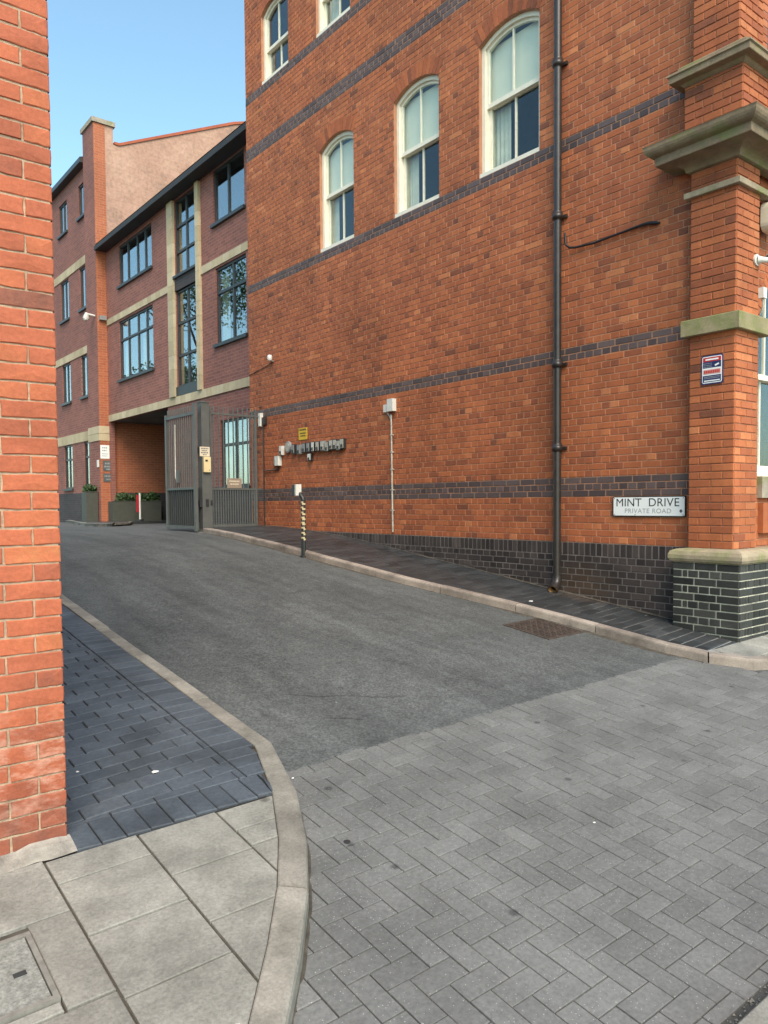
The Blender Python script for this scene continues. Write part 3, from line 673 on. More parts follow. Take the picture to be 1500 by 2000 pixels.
# plinth: a soldier course over dark courses, ground rising across it
pl = MB().box(Y0W, Y1W, -1.45, Z0-7*C-.002, -.3, .0035, FX(XW)).build('plinth', 'mortar_dark', bld)
zt = Z0-7*C; sold = .145
y = Y0W
while y < Y1W-.03:
    blues.append(('x', XW, y+.004, min(y+.072, Y1W), zt-sold+.004, zt-.004, 'brick_plinth', rtint(), pl, .009+random.uniform(-.0015,.0015))); y += .0765
for n in range(1, 13):
    z = zt-sold-n*C; mode = 'H' if n % 2 else 'S'
    for a, b in row(Y0W, Y1W, mode, .055 if mode == 'H' else (.111 if n % 4 == 2 else 0)):
        if g(XW, a) > z+C+.06: continue
        blues.append(('x', XW, a, b, z+.004, z+C-.004, 'brick_plinth', rtint(), pl, .009+random.uniform(-.0015,.0015)))
# corner pilaster: pedestal, shaft, stone courses and cornice
def ring(x0, y0, y1, prof, x1, T=ID):
    """stone moulding round three sides (+Y end, -X face, -Y front running on to x1); prof = (projection, z) outline"""
    path = []
    b = MB(); n = len(prof)
    def pts(p): return [(7.35, y1+p), (x0-p, y1+p), (x0-p, y0-p), (x1, y0-p)]
    vs = [(x, y, z) for p, z in prof for x, y in pts(p)]
    fs = [(i*4+k, i*4+k+1, (i+1)*4+k+1, (i+1)*4+k) for i in range(n-1) for k in range(3)]
    fs += [tuple(i*4+3 for i in range(n)), tuple(i*4 for i in range(n-1,-1,-1))]
    return b.add(vs, fs)
pil = part('pilaster', (7.2, 3.75, -1.3), bld)
def core(x0, y0, y1, z0, z1, x1, name, mat): return MB().box(x0+.006, x1, y0+.006, y1-.006, z0, z1).build(name, mat, pil)
core(6.87, 3.40, 4.07, -1.6, -.58, 7.62, 'pedestal', 'mortar_light'); core(6.98, 3.52, 3.975, -.5, 3.2, 7.41, 'shaft', 'mortar_red')
core(6.93, 3.45, 4.02, 3.3, 3.99, 7.5, 'block', 'mortar_red'); core(6.98, 3.51, 3.965, 4.0, ZTOP, 7.42, 'upper_shaft', 'mortar_red')
def face(ax, plane, u0, u1, z0, z1, mat, lst, c=C, flip=0, pr=.004, lit=0):
    n = 0; z = z0
    while z < z1-.02:
        h = min(c, z1-z); w_ = u1-u0
        if (n+flip) % 2 == 0: k = max(1, round(w_/.225)); seg = [w_/k]*k
        elif mat == 'brick_pedestal': k = int((w_-.16)/.11); seg = [.10,.058]+[.11]*(k-1)+[w_-.158-.11*(k-1)]; seg = seg[::-1] if ax == 'x' else seg
        else: k = max(0, round((w_-.22)/.225)); seg = [.11]+([(w_-.22)/k]*k if k else [])+[w_-.11-(w_-.22 if k else 0)]
        u = u0
        for s in seg:
            lst.append((ax, plane, u+(.0055 if mat == 'brick_pedestal' else .004), u+s-(.0055 if mat == 'brick_pedestal' else .004), z+(.0055 if mat == 'brick_pedestal' else .004), z+h-(.0055 if mat == 'brick_pedestal' else .004), mat, min(1, max(.02, rtint()+lit)), pil, pr+random.uniform(-.0015,.001))); u += s
        z += c; n += 1
face('x', 6.98, 3.522, 3.975, -.455, 3.14, 'brick_red', reds); face('y', 3.52, 6.978, 7.41, -.455, 3.14, 'brick_red', reds, flip=1, lit=.18)  # street-facing sides get a lighter tint that paints in their stronger light
face('x', 6.93, 3.452, 4.02, 3.40, 3.95, 'brick_red', reds); face('y', 3.45, 6.928, 7.5, 3.40, 3.95, 'brick_red', reds, flip=1, lit=.18)
face('x', 6.98, 3.512, 3.965, 4.16, 6.2, 'brick_red', reds); face('y', 3.51, 6.978, 7.42, 4.16, 6.2, 'brick_red', reds, flip=1, lit=.18)
face('x', 6.87, 3.402, 4.07, -1.55, -.585, 'brick_pedestal', blues, .0742); face('y', 3.40, 6.868, 7.62, -1.55, -.585, 'brick_pedestal', blues, .0742, 1)
tor = [(-.05,-.59),(.0,-.588),(.022,-.575),(.034,-.55),(.034,-.515),(.02,-.48),(-.02,-.462),(-.11,-.452)]
ring(6.87, 3.40, 4.07, tor, 8.6).build('torus_moulding', 'sandstone', pil)
ring(6.98, 3.52, 3.975, [(-.05,1.585),(.055,1.585),(.06,1.59),(.06,1.735),(.055,1.742),(-.05,1.75)], 7.56).build('stone_course', 'stone_green', pil)
ring(6.98, 3.52, 3.975, [(-.05,2.90),(.042,2.90),(.046,2.905),(.046,2.955),(-.05,2.968)], 9.5).build('string_course', 'sandstone', pil)
cor = [(-.05,3.14),(.012,3.145),(.03,3.15)] + [(.035+.10*(1-math.cos(a)), 3.155+.07*math.sin(a)) for a in rng(0, math.pi/2, 6)] + [(.235,3.228),(.238,3.235),(.238,3.305),(.25,3.31)] + [(.25+.07*math.sin(a), 3.312+.085*(1-math.cos(a))) for a in rng(.1, math.pi/2, 5)] + [(.325,3.41),(.30,3.42),(.0,3.47),(-.06,3.48)]
ring(6.98, 3.52, 3.975, cor, 10).build('cornice', 'sandstone_mossy', pil)
cap = [(-.05,3.95),(.0,3.95),(.02,3.965),(.035,3.985),(.10,3.99),(.105,3.995),(.105,4.045),(.12,4.055),(.115,4.075),(.05,4.09),(.045,4.13),(.02,4.15),(-.06,4.17)]
ring(6.93, 3.45, 4.02, cap, 10).build('cap_moulding', 'sandstone_mossy', pil)
# street front beyond the pilaster
front = part('street_front', (9.5, 3.7, -1.0), bld)
FW = (7.64, 8.90, .245, 1.67, .629)
holed_wall(FY(3.625), 7.40, 12.5, -1.6, ZTOP, [FW, (7.75,8.85,4.35,6.6,.2)], .14, 'front_wall', 'mortar_red', front)
for n in range(-7, 85):
    z = Z0+n*C; mode = 'S' if n % 2 else 'H'; ho = []
    for o in (FW, (7.75,8.85,4.35,6.6,.2)):
        if o[2]-.2 <= z+C/2 <= o[3]: ho.append((o[0], o[1]))
        elif o[3] < z+C/2 < o[3]+o[4]:
            ap, (cy, cz, R, a) = arch_pts(o[0], o[1], o[3], o[4]); h = R*R-(z-cz)**2
            if h > 0: ho.append((cy-math.sqrt(h), cy+math.sqrt(h)))
    for a, b in cut(row(7.42, 10.2, mode, .0), ho): reds.append(('y', 3.62, a, b, z+.004, z+C-.004, 'brick_red', min(1, rtint()+.18), front, random.uniform(-.001,.0015)))  # tint raised too: the front's brighter light is painted into its bricks
lay_bricks([b for b in reds], 300, None); lay_bricks(blues, 300, None, name='blue_brick')
MB().box(7.64, 8.9, .03, .243, -.12, .05, FY(3.62)).build('window_sill', 'sill_stone', front)
MB().box(7.66, 8.88, -.32, -.02, -.05, .055, FY(3.62)).build('apron_block', 'brick_red', front)['tint'] = .7
MB().box(7.4, 12, -1.6, -.58, -.2, .10, FY(3.62)).build('base_course', 'brick_pedestal', front)['tint'] = .4
# arch voussoirs
def voussoirs(T, o, h, mat, parent, flip, tbase=.45):
    ap, (cy, cz, R, a) = arch_pts(*o[:2], o[3], o[4]); k = max(6, round(2*a*(R+h/2)/.082)); b = MB()
    for i in range(k):
        a0 = -a+2*a*i/k+.0055/R; a1 = -a+2*a*(i+1)/k-.0055/R
        p = [(cy+r*math.sin(q), cz+r*math.cos(q)) for r, q in ((R+.003,a0),(R+.003,a1),(R+h,a1),(R+h,a0))]
        m = MB(); m.prism(p, -.06, .003+random.uniform(-.001,.001), T); ob = m.build('arch_brick', mat, parent); ob['tint'] = min(1, max(.05, random.gauss(tbase, .2)))
for o in OPEN[:3]: voussoirs(FX(XW), o, .205, 'brick_red', side, 0, .36)
voussoirs(FX(XW), OPEN[3], .2, 'brick_red', side, 0); voussoirs(FY(3.62), FW, .12, 'brick_red', front, 0, .7)
# sash windows
def sash_window(T, o, parent, meet, curtains, blind=True, bars=1, mat='cream_paint', deep=.055, fw=1.0):
    y0, y1, zb, zs, rise = o; wdt = y1-y0; ctr = T((y0+y1)/2, zb, 0); wn = part('window', ctr, parent)
    def arch_in(d): # inner arch line, offset inwards by d
        ap, (cy, cz, R, a) = arch_pts(y0, y1, zs, rise); w2 = wdt/2-d; R2 = R-d; a2 = math.asin(min(1, w2/R2))
        return [(cy+R2*math.sin(-a2+2*a2*i/14), cz+R2*math.cos(-a2+2*a2*i/14)) for i in range(15)]
    def arched_frame(d0, d1, bot0, bot1, f0, f1, name, closed):
        A = [(y0+d0, bot0)]+arch_in(d0)+[(y1-d0, bot0)]; B = [(y0+d1, bot1)]+arch_in(d1)+[(y1-d1, bot1)]; b = MB(); n = len(A)
        for i in range(n-1 if not closed else n):
            j = (i+1) % n
            vs = [T(*A[i],f1),T(*A[j],f1),T(*B[j],f1),T(*B[i],f1),T(*A[i],f0),T(*A[j],f0),T(*B[j],f0),T(*B[i],f0)]
            b.add(vs, BOXF)
        return b.build(name, mat, wn, recalc=False)
    arched_frame(.0, .052*fw, zb+.05, zb+.05, -deep-.10, -deep, 'box_frame', False)
    MB().box(y0-.0, y1+.0, zb, zb+.052, -deep-.12, -deep+.045, T).build('sill', mat, wn)
    arched_frame(.052*fw, .088*fw, meet-.02, meet+.035, -deep-.075, -deep-.035, 'upper_sash', True)
    b = MB(); a_, c_, zb2, zt2 = y0+.052*fw, y1-.052*fw, zb+.052, meet+.02; f0, f1 = -deep-.118, -deep-.078
    b.box(a_, a_+.04*fw, zb2, zt2, f0, f1, T); b.box(c_-.04*fw, c_, zb2, zt2, f0, f1, T); b.box(a_+.04, c_-.04, zb2, zb2+.065, f0, f1, T); b.box(a_+.04, c_-.04, zt2-.045, zt2, f0, f1, T)
    b.build('lower_sash', mat, wn)
    top = zs+rise-.09; k = bars+1
    g0, g1 = y0+.088*fw, y1-.088*fw
    for i in range(1, k):
        u = g0+(g1-g0)*i/k; e = math.sqrt(max(0, 1-((u-(y0+y1)/2)/(wdt/2-.088))**2)); tz = zs-.088+.09*0+rise*1.0 if bars == 1 else zs-.06+rise*e*.86
        MB().box(u-.011, u+.011, meet+.03, tz, -deep-.07, -deep-.04, T).build('glazing_bar', mat, wn); MB().box(u-.011, u+.011, zb2+.06, zt2-.04, -deep-.113, -deep-.083, T).build('glazing_bar', mat, wn)
    ai = arch_in(.08); cy = (y0+y1)/2
    for i in range(k):
        ua, ub = g0-.006+(g1-g0+.012)*i/k, g0-.006+(g1-g0+.012)*(i+1)/k
        poly = [(ua, meet+.02)] + [p for p in ([(ua, None)]+[q for q in ai if ua < q[0] < ub]+[(ub, None)])] + [(ub, meet+.02)]
        def zat(u):
            for p, q in zip(ai[:-1], ai[1:]):
                if p[0] <= u <= q[0]: return p[1]+(q[1]-p[1])*(u-p[0])/(q[0]-p[0])
            return ai[0][1]
        poly = [(u, zat(u) if z is None else z) for u, z in poly]
        MB().prism(poly, -deep-.057, -deep-.053, T).build('pane', 'glass', wn); MB().box(ua, ub, zb2+.06, zt2-.04, -deep-.100, -deep-.096, T).build('pane', 'glass', wn)
    # the room behind, with blind and curtains
    r = MB(); f = -deep-.119; rb = -1.3; za, zc, ya, yb = zb-.02, zs+rise+.1, y0-.35, y1+.35
    c8 = [(ya,za),(yb,za),(yb,zc),(ya,zc)]
    r.add([T(u,z,f) for u,z in c8]+[T(u,z,rb) for u,z in c8], [(4,5,6,7),(0,1,5,4),(1,2,6,5),(2,3,7,6),(3,0,4,7)]); r.build('room', 'room', wn, recalc=False)
    if blind: MB().box(y0+.03, y1-.03, meet+.0, zs+rise*.55-.05, -deep-.128, -deep-.122, T).build('blind', 'blind', wn)
    for c0, c1 in curtains:
        b = MB(); n = 14
        vs = [T(c0+(c1-c0)*i/n, z, -deep-.20+.02*math.sin(i*1.9)) for z in (zb+.02, meet+.05) for i in range(n+1)]
        b.add(vs, [(i, i+1, n+2+i, n+1+i) for i in range(n)], 0, True).build('curtain', 'curtain', wn, recalc=False)
sash_window(FX(XW), OPEN[0], bld, 4.985, [(6.60,6.90)]); sash_window(FX(XW), OPEN[1], bld, 4.985, [(8.35,8.58)]); sash_window(FX(XW), OPEN[2], bld, 4.985, [(10.32,10.5)])
sash_window(FX(XW), OPEN[3], bld, 8.15, [], False); sash_window(FX(XW), OPEN[4], bld, 8.15, [(10.25,10.5)], False)
sash_window(FY(3.62), FW, bld, 1.25, [], False, bars=3, fw=.35); sash_window(FY(3.62), (7.75,8.85,4.35,6.6,.2), bld, 5.5, [(7.8,8.1)], True)
MB().box(7.12, 15, 3.75, 12.94, -1.6, ZTOP-.02).build('core', 'room', bld).hide_render = False
# cut the core open where the rooms are: a set of slabs is enough, so replace it by end wall, roof and floor
bpy.data.objects.remove(bpy.data.objects['core'])
MB().box(7.11, 15, 12.93, 12.95, -1, ZTOP).build('end_wall', 'far_brick_x_lit', bld); MB().box(7.11, 15, 3.66, 12.92, ZTOP-.1, ZTOP).build('roof', 'slate', bld)
MB().box(6.98, 7.35, 3.9, 13.03, ZTOP, ZTOP+.12).build('coping', 'sandstone', bld)
MB().box(14.9, 15, 3.66, 12.92, -1.6, ZTOP-.11).build('rear_wall', 'far_brick_y', bld)
# downpipe
dp = part('downpipe', (7.02, 5.61, -1.0), bld); PX, PY = 7.025, 5.61
MB().tube([(PX, PY, -.87), (PX, PY, ZTOP-.3)], .043, 14).build('pipe', 'cast_iron', dp)
for z in (.62, 1.57, 3.23, 4.92, 6.6, 8.3):
    MB().tube([(PX,PY,z-.045),(PX,PY,z-.03),(PX,PY,z-.03),(PX,PY,z+.03),(PX,PY,z+.03),(PX,PY,z+.05)], [.047,.05,.062,.062,.056,.056], 14).build('collar', 'cast_iron', dp)
    MB().box(PY-.085, PY+.085, z-.018, z+.018, .0, .028, FX(XW)).build('bracket', 'cast_iron', dp)
MB().tube([(PX,PY,-.83),(PX,PY,-.865),(PX-.012,PY-.004,-.92),(PX-.05,PY-.012,-.965),(PX-.115,PY-.03,-1.0)], [.052,.052,.054,.056,.058], 14, cap=False).build('shoe', 'cast_iron', dp)
MB().tube([(PX-.06,PY-.016,-.972),(PX-.116,PY-.0302,-1.0005)], [.047,.051], 14, cap=False).build('shoe_lining', 'rusty_clay', dp)
# ================================================================== LEFT: the near brick building
lb = thing('brick_building', (-1.0, 6, -1.44), 'orange brick building whose near corner fills the left edge', 'building')
LX, LY = .944, 3.385; LZ1 = 4.6
def lrows():
    out = []
    for n in range(82):
        z = -1.44+n*.075; h = n % 2
        u = LX; k = 0
        while u > -2.3:
            Lg = .1125 if (h and k == 0) else .225
            t = min(1, max(.02, random.gauss(.5, .17)))
            if n in (30, 31, 32) and random.random() < .5: t = .03
            if n < 3: t = .05+.15*random.random()
            out.append(('y', LY, u-Lg+.008, u, z+.004, z+.075-.0045, 'brick_left', t, lf, random.uniform(.0005, .003))); u -= Lg; k += 1
        u = LY; k = 0
        while u < 14:
            Lg = .1125 if (not h and k == 0) else .225
            out.append(('X', LX, u+(.0 if k == 0 else .005), u+Lg-.006, z+.005, z+.075-.006, 'brick_left', rtint(), ls, 0)); u += Lg; k += 1
    return out
lf = MB().box(-2.3, LX-.007, LY+.004, LY+.25, -1.7, LZ1).build('street_wall', 'mortar_left', lb)
ls = MB().box(LX-.25, LX-.007, LY+.26, 14, -1.7, LZ1).build('side_wall', 'mortar_left', lb)
allb = lrows(); lay_bricks([b for b in allb if b[0] == 'y'], 300, None)
sm = MB()
for _, X, u0, u1, z0, z1, mat, t, par, pr in (b for b in allb if b[0] == 'X'):
    if u0 < LY+.003:  # the corner bricks turn the corner
        sm.add([(X+.0005,u0+.006,z0),(X+.0005,u1,z0),(X+.0005,u1,z1),(X+.0005,u0+.006,z1)], [(0,1,2,3)], t); continue
    c = .004; sm.add([(X,u0+c,z0+c),(X,u1-c,z0+c),(X,u1-c,z1-c),(X,u0+c,z1-c),(X-.01,u0,z0),(X-.01,u1,z0),(X-.01,u1,z1),(X-.01,u0,z1)], [(0,1,2,3),(4,5,1,0),(5,6,2,1),(6,7,3,2),(7,4,0,3)], t)
tag(sm.build('brickwork', 'brick_left', ls, tint=True, recalc=False), kind='stuff')
MB().box(-2.3, LX-.26, LY+.26, 14, LZ1-.1, LZ1).build('roof', 'slate', lb); MB().box(-2.35, LX+.05, LY-.05, 14.05, LZ1, LZ1+.08).build('coping', 'sandstone', lb)
fb = MB(); rr = random.Random(5); n = 60     # rough cement fillet at the foot
for i in range(n):
    x0, x1 = -2.3+(LX+.012+2.3)*i/n, -2.3+(LX+.012+2.3)*(i+1)/n
    if i == 0: ph, pw = .02, .09
    nh, nw = rr.uniform(.006, .026), rr.uniform(.098, .112)
    f = lambda x, w_, h: [(x, LY-w_, g(x, LY-w_)+.001), (x, LY-w_*.4, g(x, LY)+h), (x, LY+.01, g(x, LY)+h+.012)]
    fb.add(f(x0, pw, ph)+f(x1, nw, nh), [(0,3,4,1),(1,4,5,2)]); ph, pw = nh, nw
fb.build('cement_fillet', 'cement', lb)

# ================================================================== FAR: modern block over the passage
mid = thing('apartment_block', (11, 18, -.45), 'modern red brick block with cream stone bands and grey windows over the passage', 'building')
XM = 8.25; TM = FX(XM)
MW = dict(Aup=(20.40,22.92,6.52,7.70), Amid=(20.40,23.02,3.76,5.50), S1=(17.54,18.87,5.86,7.78), S0=(17.54,18.87,3.04,5.49), Bup=(15.15,16.66,6.55,7.80), Bmid=(15.12,16.60,3.76,5.52), Bg=(15.1,16.48,.42,1.97))
PASS = (19.5, 23.93, -.9, 2.60)
mw = holed_wall(TM, 12.9, 24.05, -.9, 7.9, [(*v, 0) for v in list(MW.values())+[PASS]], .13, 'wall', 'far_brick_y', mid)
def grid_window(T, v, cols, rows, parent, deep=.035, fr=.05, gl='glass_far', sill=True, extra=(), mat='frame_grey', blind=None):
    y0, y1, z0, z1 = v; wn = part('window', T((y0+y1)/2, z0, 0), parent); b = MB(); f0, f1 = -deep-.06, -deep
    b.box(y0, y0+fr, z0, z1, f0, f1, T); b.box(y1-fr, y1, z0, z1, f0, f1, T); b.box(y0+fr, y1-fr, z0, z0+fr, f0, f1, T); b.box(y0+fr, y1-fr, z1-fr, z1, f0, f1, T); b.build('frame', mat, wn)
    ys = [y0+fr]+sorted(cols)+[y1-fr]; zs = [z0+fr]+sorted(rows)+[z1-fr]
    for c in cols: MB().box(c-.03, c+.03, z0+fr, z1-fr, f0+.003, f1-.003, T).build('mullion', mat, wn)
    for r in rows: MB().box(y0+fr, y1-fr, r-.03, r+.03, f0+.006, f1+.004, T).build('transom', mat, wn)
    for a, c in zip(ys[:-1], ys[1:]):
        for p, q in zip(zs[:-1], zs[1:]): MB().box(a-.01, c+.01, p-.01, q+.01, f0+.025, f0+.031, T).build('pane', gl, wn)
    if sill: MB().box(y0-.06, y1+.06, z0-.075, z0-.002, -deep, .07, T).build('sill', mat, wn)
    r = MB(); c8 = [(y0-.4,z0-.2),(y1+.4,z0-.2),(y1+.4,z1+.15),(y0-.4,z1+.15)]; f = -deep-.08
    r.add([T(u,z,f) for u,z in c8]+[T(u,z,f-1.6) for u,z in c8], [(4,5,6,7),(0,1,5,4),(1,2,6,5),(2,3,7,6),(3,0,4,7)]); r.build('room', 'far_room', wn, recalc=False)
    for a, c, p, q in extra: MB().box(a, c, p, q, f-.05, f-.03, T).build('curtain', 'curtain', wn)
    return wn
grid_window(TM, MW['Aup'], [22.28,21.55,20.95], [], mid); grid_window(TM, MW['Amid'], [22.35,21.6,20.95], [4.93], mid, extra=[(22.5,22.9,3.8,4.9),(21.3,21.5,3.8,4.9)])
grid_window(TM, MW['S1'], [18.24], [6.47,7.11], mid, sill=False); grid_window(TM, MW['S0'], [18.24], [3.84,4.66], mid, sill=False)
grid_window(TM, MW['Bup'], [15.97], [], mid); grid_window(TM, MW['Bmid'], [15.80], [4.95], mid, extra=[(16.2,16.55,3.8,5.4)]); grid_window(TM, MW['Bg'], [15.78], [1.39], mid, extra=[(16.1,16.45,.5,1.9),(15.2,15.6,.5,1.35)])
MB().box(17.535, 18.875, 5.80, 5.86, -.10, .08, TM).build('stair_sill', 'frame_grey', mid); MB().box(17.535, 18.875, 5.49, 5.80, -.1, .02, TM).build('spandrel_panel', 'far_blue_y', mid)
MB().box(17.535, 18.875, 2.81, 3.04, -.1, .03, TM).build('spandrel_panel', 'frame_grey', mid)
BLK = {}
def blocks(T, axis, y0, y1, z0, z1, d, step, parent, vertical=False):
    a, b = (z0, z1) if vertical else (y0, y1); n = max(1, round((b-a)/step)); s = (b-a)/n; j = .006
    for i in range(n):
        p, q = a+i*s+j/2, a+(i+1)*s-j/2
        u0, u1, v0, v1 = (y0, y1, p, q) if vertical else (p, q, z0, z1)
        k = (round(u1-u0,4), round(v1-v0,4), d, axis); ctr = T((u0+u1)/2, v0, 0)
        if k in BLK: o = link('stone_block', BLK[k], ctr, parent)
        else: o = MB().box(u0, u1, v0, v1, -.05, d, T).build('stone_block', 'stone_cream', parent, origin=ctr); BLK[k] = o.data
        o['tint'] = random.uniform(.2, .8)
for a, b in ((12.95,17.335),(19.225,24.0)): blocks(TM, 'x', a, b, 5.56, 5.74, .03, .30, mid)
blocks(TM, 'x', 12.95, 24.0, 2.60, 2.80, .034, .30, mid)
for a, b in ((18.88,19.22),(17.34,17.53)): blocks(TM, 'x', a, b, 2.802, 7.80, .075, .36, mid, True)
MB().box(7.93, 13, 12.95, 24.02, 7.92, 7.97).build('soffit', 'slate', mid)
MB().box(7.88, 7.95, 12.95, 24.0, 7.80, 7.93).build('gutter', 'slate', mid); MB().box(7.95, 8.24, 12.95, 24.0, 7.82, 7.92).build('fascia', 'slate', mid)
b = MB(); b.add([(7.9,12.95,7.975),(7.9,24.0,7.975),(13,24.0,9.1),(13,12.95,9.1)], [(0,3,2,1)]); b.build('roof', 'slate', mid, recalc=False)
# passage: walls, ceiling and depth
MB().box(8.26, 15, 12.95, 19.49, 2.58, 2.62).build('floor_slab', 'far_room', mid)
MB().box(8.38, 15, 19.49, 24.05, 2.61, 2.72).build('passage_ceiling', 'far_room', mid)
MB().box(8.38, 15, 19.35, 19.49, -.9, 2.60).build('passage_wall', 'far_blue_x', mid); MB().box(15, 15.1, 19.3, 24.05, -.9, 2.6).build('passage_back', 'far_room', mid)  # near wall in dark brick to cut the light bounced into the passage
MB().box(13, 13.1, 12.95, 24.0, 2.65, 9.0).build('rear_wall', 'far_brick_y', mid)
pz = MB(); pz.box(12.95, 19.49, -.9, .42, -.1, .012, TM).build('plinth', 'far_blue_y', mid)
# tall block with pier and rendered gable
tall = thing('apartment_block', (12, 28, -.5), 'four storey red brick block with a corner pier and stained rendered gable', 'building')
XT = 8.07; TT = FX(XT); GY = 24.06
TW = [(25.14,26.02,9.36,10.40),(27.25,28.18,9.36,10.40),(25.14,26.06,6.42,7.76),(27.25,28.2,6.42,7.76),(25.14,26.1,3.58,4.92),(27.25,28.2,3.58,4.92),(25.14,26.0,.60,2.10),(27.25,28.2,.60,2.10)]
holed_wall(TT, 25.08, 33, -.9, 10.85, [(*v, 0) for v in TW], .13, 'wall', 'far_brick_y', tall)
for v in TW: grid_window(TT, v, [(v[0]+v[1])/2], [] if v[2] > 3 else [v[2]+1.0], tall, fr=.05)
for z0, z1 in ((7.80,8.06),(4.94,5.18),(2.12,2.43)): blocks(TT, 'x', 25.09, 33, z0, z1, .025, .33, tall)
pr = part('pier', (8.0, 24.5, -.5), tall)
MB().box(7.95, 8.25, GY, 25.08, -.9, 2.02).add([], []).build('pier_base', 'far_brick_y', pr)
MB().box(7.95, 8.30, GY+.001, 25.08, 2.47, 11.72).build('pier_shaft', 'far_brick_y', pr)
MB().box(7.93, 8.32, GY-.015, 25.10, 2.02, 2.24).build('pier_stone', 'stone_cream', pr)['tint'] = .5
MB().box(7.93, 8.32, GY-.015, 25.10, 2.25, 2.47).build('pier_stone', 'stone_cream', pr)['tint'] = .7
MB().box(7.948, 8.300, GY-.004, GY, 2.47, 11.70).build('pier_return', 'far_brick_x_lit', pr); MB().box(7.948, 8.252, GY-.004, GY, -.9, 2.02).build('pier_return', 'far_brick_x_lit', pr)  # thin skin of the same brick, light on this side painted in
MB().box(7.90, 8.62, GY-.05, 25.14, 11.72, 11.86).build('pier_cap', 'sill_stone', pr); MB().box(8.302, 8.56, GY+.004, 25.0, 11.0, 11.72).build('pier_return', 'old_render', pr)
gb = MB(); gb.prism([(8.252,2.4),(16,2.4),(16,11.3),(13.2,13.2),(12.73,13.04),(8.75,11.2),(8.252,11.2)], -.3, 0.0, FY(GY+.008)).build('gable', 'old_render', tall)
gb = MB(); gb.prism([(8.60,11.21),(8.75,11.205),(12.73,13.045),(13.2,13.21),(13.2,13.29),(12.70,13.125),(8.74,11.285),(8.60,11.29)], -.34, .03, FY(GY)).build('gable_coping', 'brick_left', tall)['tint'] = .3
MB().box(7.85, 8.3, 25.1, 33, 10.85, 11.0).build('gutter', 'frame_grey', tall)
b = MB(); b.add([(7.86,25.1,11.01),(7.86,33,11.01),(13,33,12.4),(13,25.1,12.4)], [(0,3,2,1)]); b.build('roof', 'slate', tall, recalc=False)
MB().box(8.252, 15, GY-.003, GY+.15, -.9, 2.6).build('passage_side_wall', 'far_brick_x_lit', tall); MB().box(8.252, 15, GY-.02, GY-.004, -.9, .40).build('plinth', 'far_blue_x', tall)
MB().box(25.09, 33, -.9, .42, -.1, .012, TT).build('plinth', 'far_blue_y', tall)
# far pavement in front of the blocks
fpv = [(8.3,31),(8.3,30),(7.9,27),(6.9,22.8),(6.32,20.4),(6.25,19.3),(6.5,18.9),(7.2,19.8),(7.9,21.6),(8.3,22.6),(9.6,22.9),(12,23),(12,24.2),(8.4,24.2)]
b = MB(); n = len(fpv); b.add([(x, y, g(x, y)+.0) for x, y in fpv]+[(x, y, g(x, y)-.14) for x, y in fpv], [tuple(range(n))]+[(i, (i+1) % n, n+(i+1) % n, n+i) for i in range(n)])
pav_f = tag(b.build('pavement_far', 'paver_dark', None), kind='structure'); pav_f['tint'] = .7
kk = MB()
kerb([(x+.1, y+.03) for x, y in fpv[1:10]], fpv[1:10], pav_f, 'kerb', .008, -.12, .9)
b = MB(); q = [(7.5,17.8),(8.3,17.4),(8.3,13),(7.12,13),(6.7,13.2),(7.0,15)]; n = len(q)
b.add([(x, y, g(x, y)+.0) for x, y in q]+[(x, y, g(x, y)-.14) for x, y in q], [tuple(range(n))]+[(i, (i+1) % n, n+(i+1) % n, n+i) for i in range(n)])
tag(b.build('pavement_inner', 'paver_dark', None), kind='structure')['tint'] = .7
# ================================================================== things in the drive and on the walls
GZ = -.46
# gate post, open leaf and side railing
gp = thing('gate_post', (5.91, 12.45, GZ), 'tall grey steel gate post carrying the entry panel', 'post')
MB().box(5.84, 5.99, 12.38, 12.53, -.60, 1.78).build('column', 'gate_grey', gp); MB().box(5.83, 6.0, 12.37, 12.54, 1.78, 1.80).build('cap', 'gate_grey', gp)
MB().box(5.995, 6.035, 12.40, 12.46, -.55, .95).build('slip_rail', 'gate_grey', gp)
for z in (.02, .95): MB().box(5.80, 5.838, 12.41, 12.47, z-.06, z+.06).build('hinge', 'dark_plastic', gp)
MB().box(5.90, 5.95, 12.36, 12.379, -.02, .10).build('lock', 'dark_plastic', gp); MB().box(5.99, 6.03, 12.385, 12.399, .0, .08).build('lock', 'dark_plastic', gp)
MB().box(5.80, 6.05, 12.34, 12.57, -.56, -.475).build('footing', 'cement', gp)
gl = thing('gate_leaf', (5.74, 13.0, GZ), 'grey steel gate leaf swung open up the drive', 'gate')
LXp, a0, a1 = 5.74, 12.40, 13.68
MB().box(LXp-.025, LXp+.025, a0, a0+.06, -.46, 1.76).build('stile', 'gate_grey', gl); MB().box(LXp-.025, LXp+.025, a1-.06, a1, -.43, 1.66).build('stile', 'gate_grey', gl)
for z, h in ((-.42,.05),(.27,.04),(1.57,.05)): MB().box(LXp-.02, LXp+.02, a0+.06, a1-.06, z, z+h).build('rail', 'gate_grey', gl)
MB().box(LXp+.012, LXp+.016, a0+.06, a1-.06, -.37, .27).build('lower_panel', 'gate_dark', gl)
k = 13; bar = None
for i in range(k):
    y = a0+.06+(a1-a0-.12)*(i+.5)/k
    if bar is None:
        o = MB().box(LXp-.010, LXp+.010, y-.010, y+.010, .305, 1.74).build('bar', 'gate_grey', gl, origin=(LXp, y, 0)); bar = o.data
    else: link('bar', bar, (LXp, y, 0), gl)
    MB().box(LXp-.008, LXp+.010, y-.010, y+.010, -.37, .27).build('lower_bar', 'gate_dark', gl)
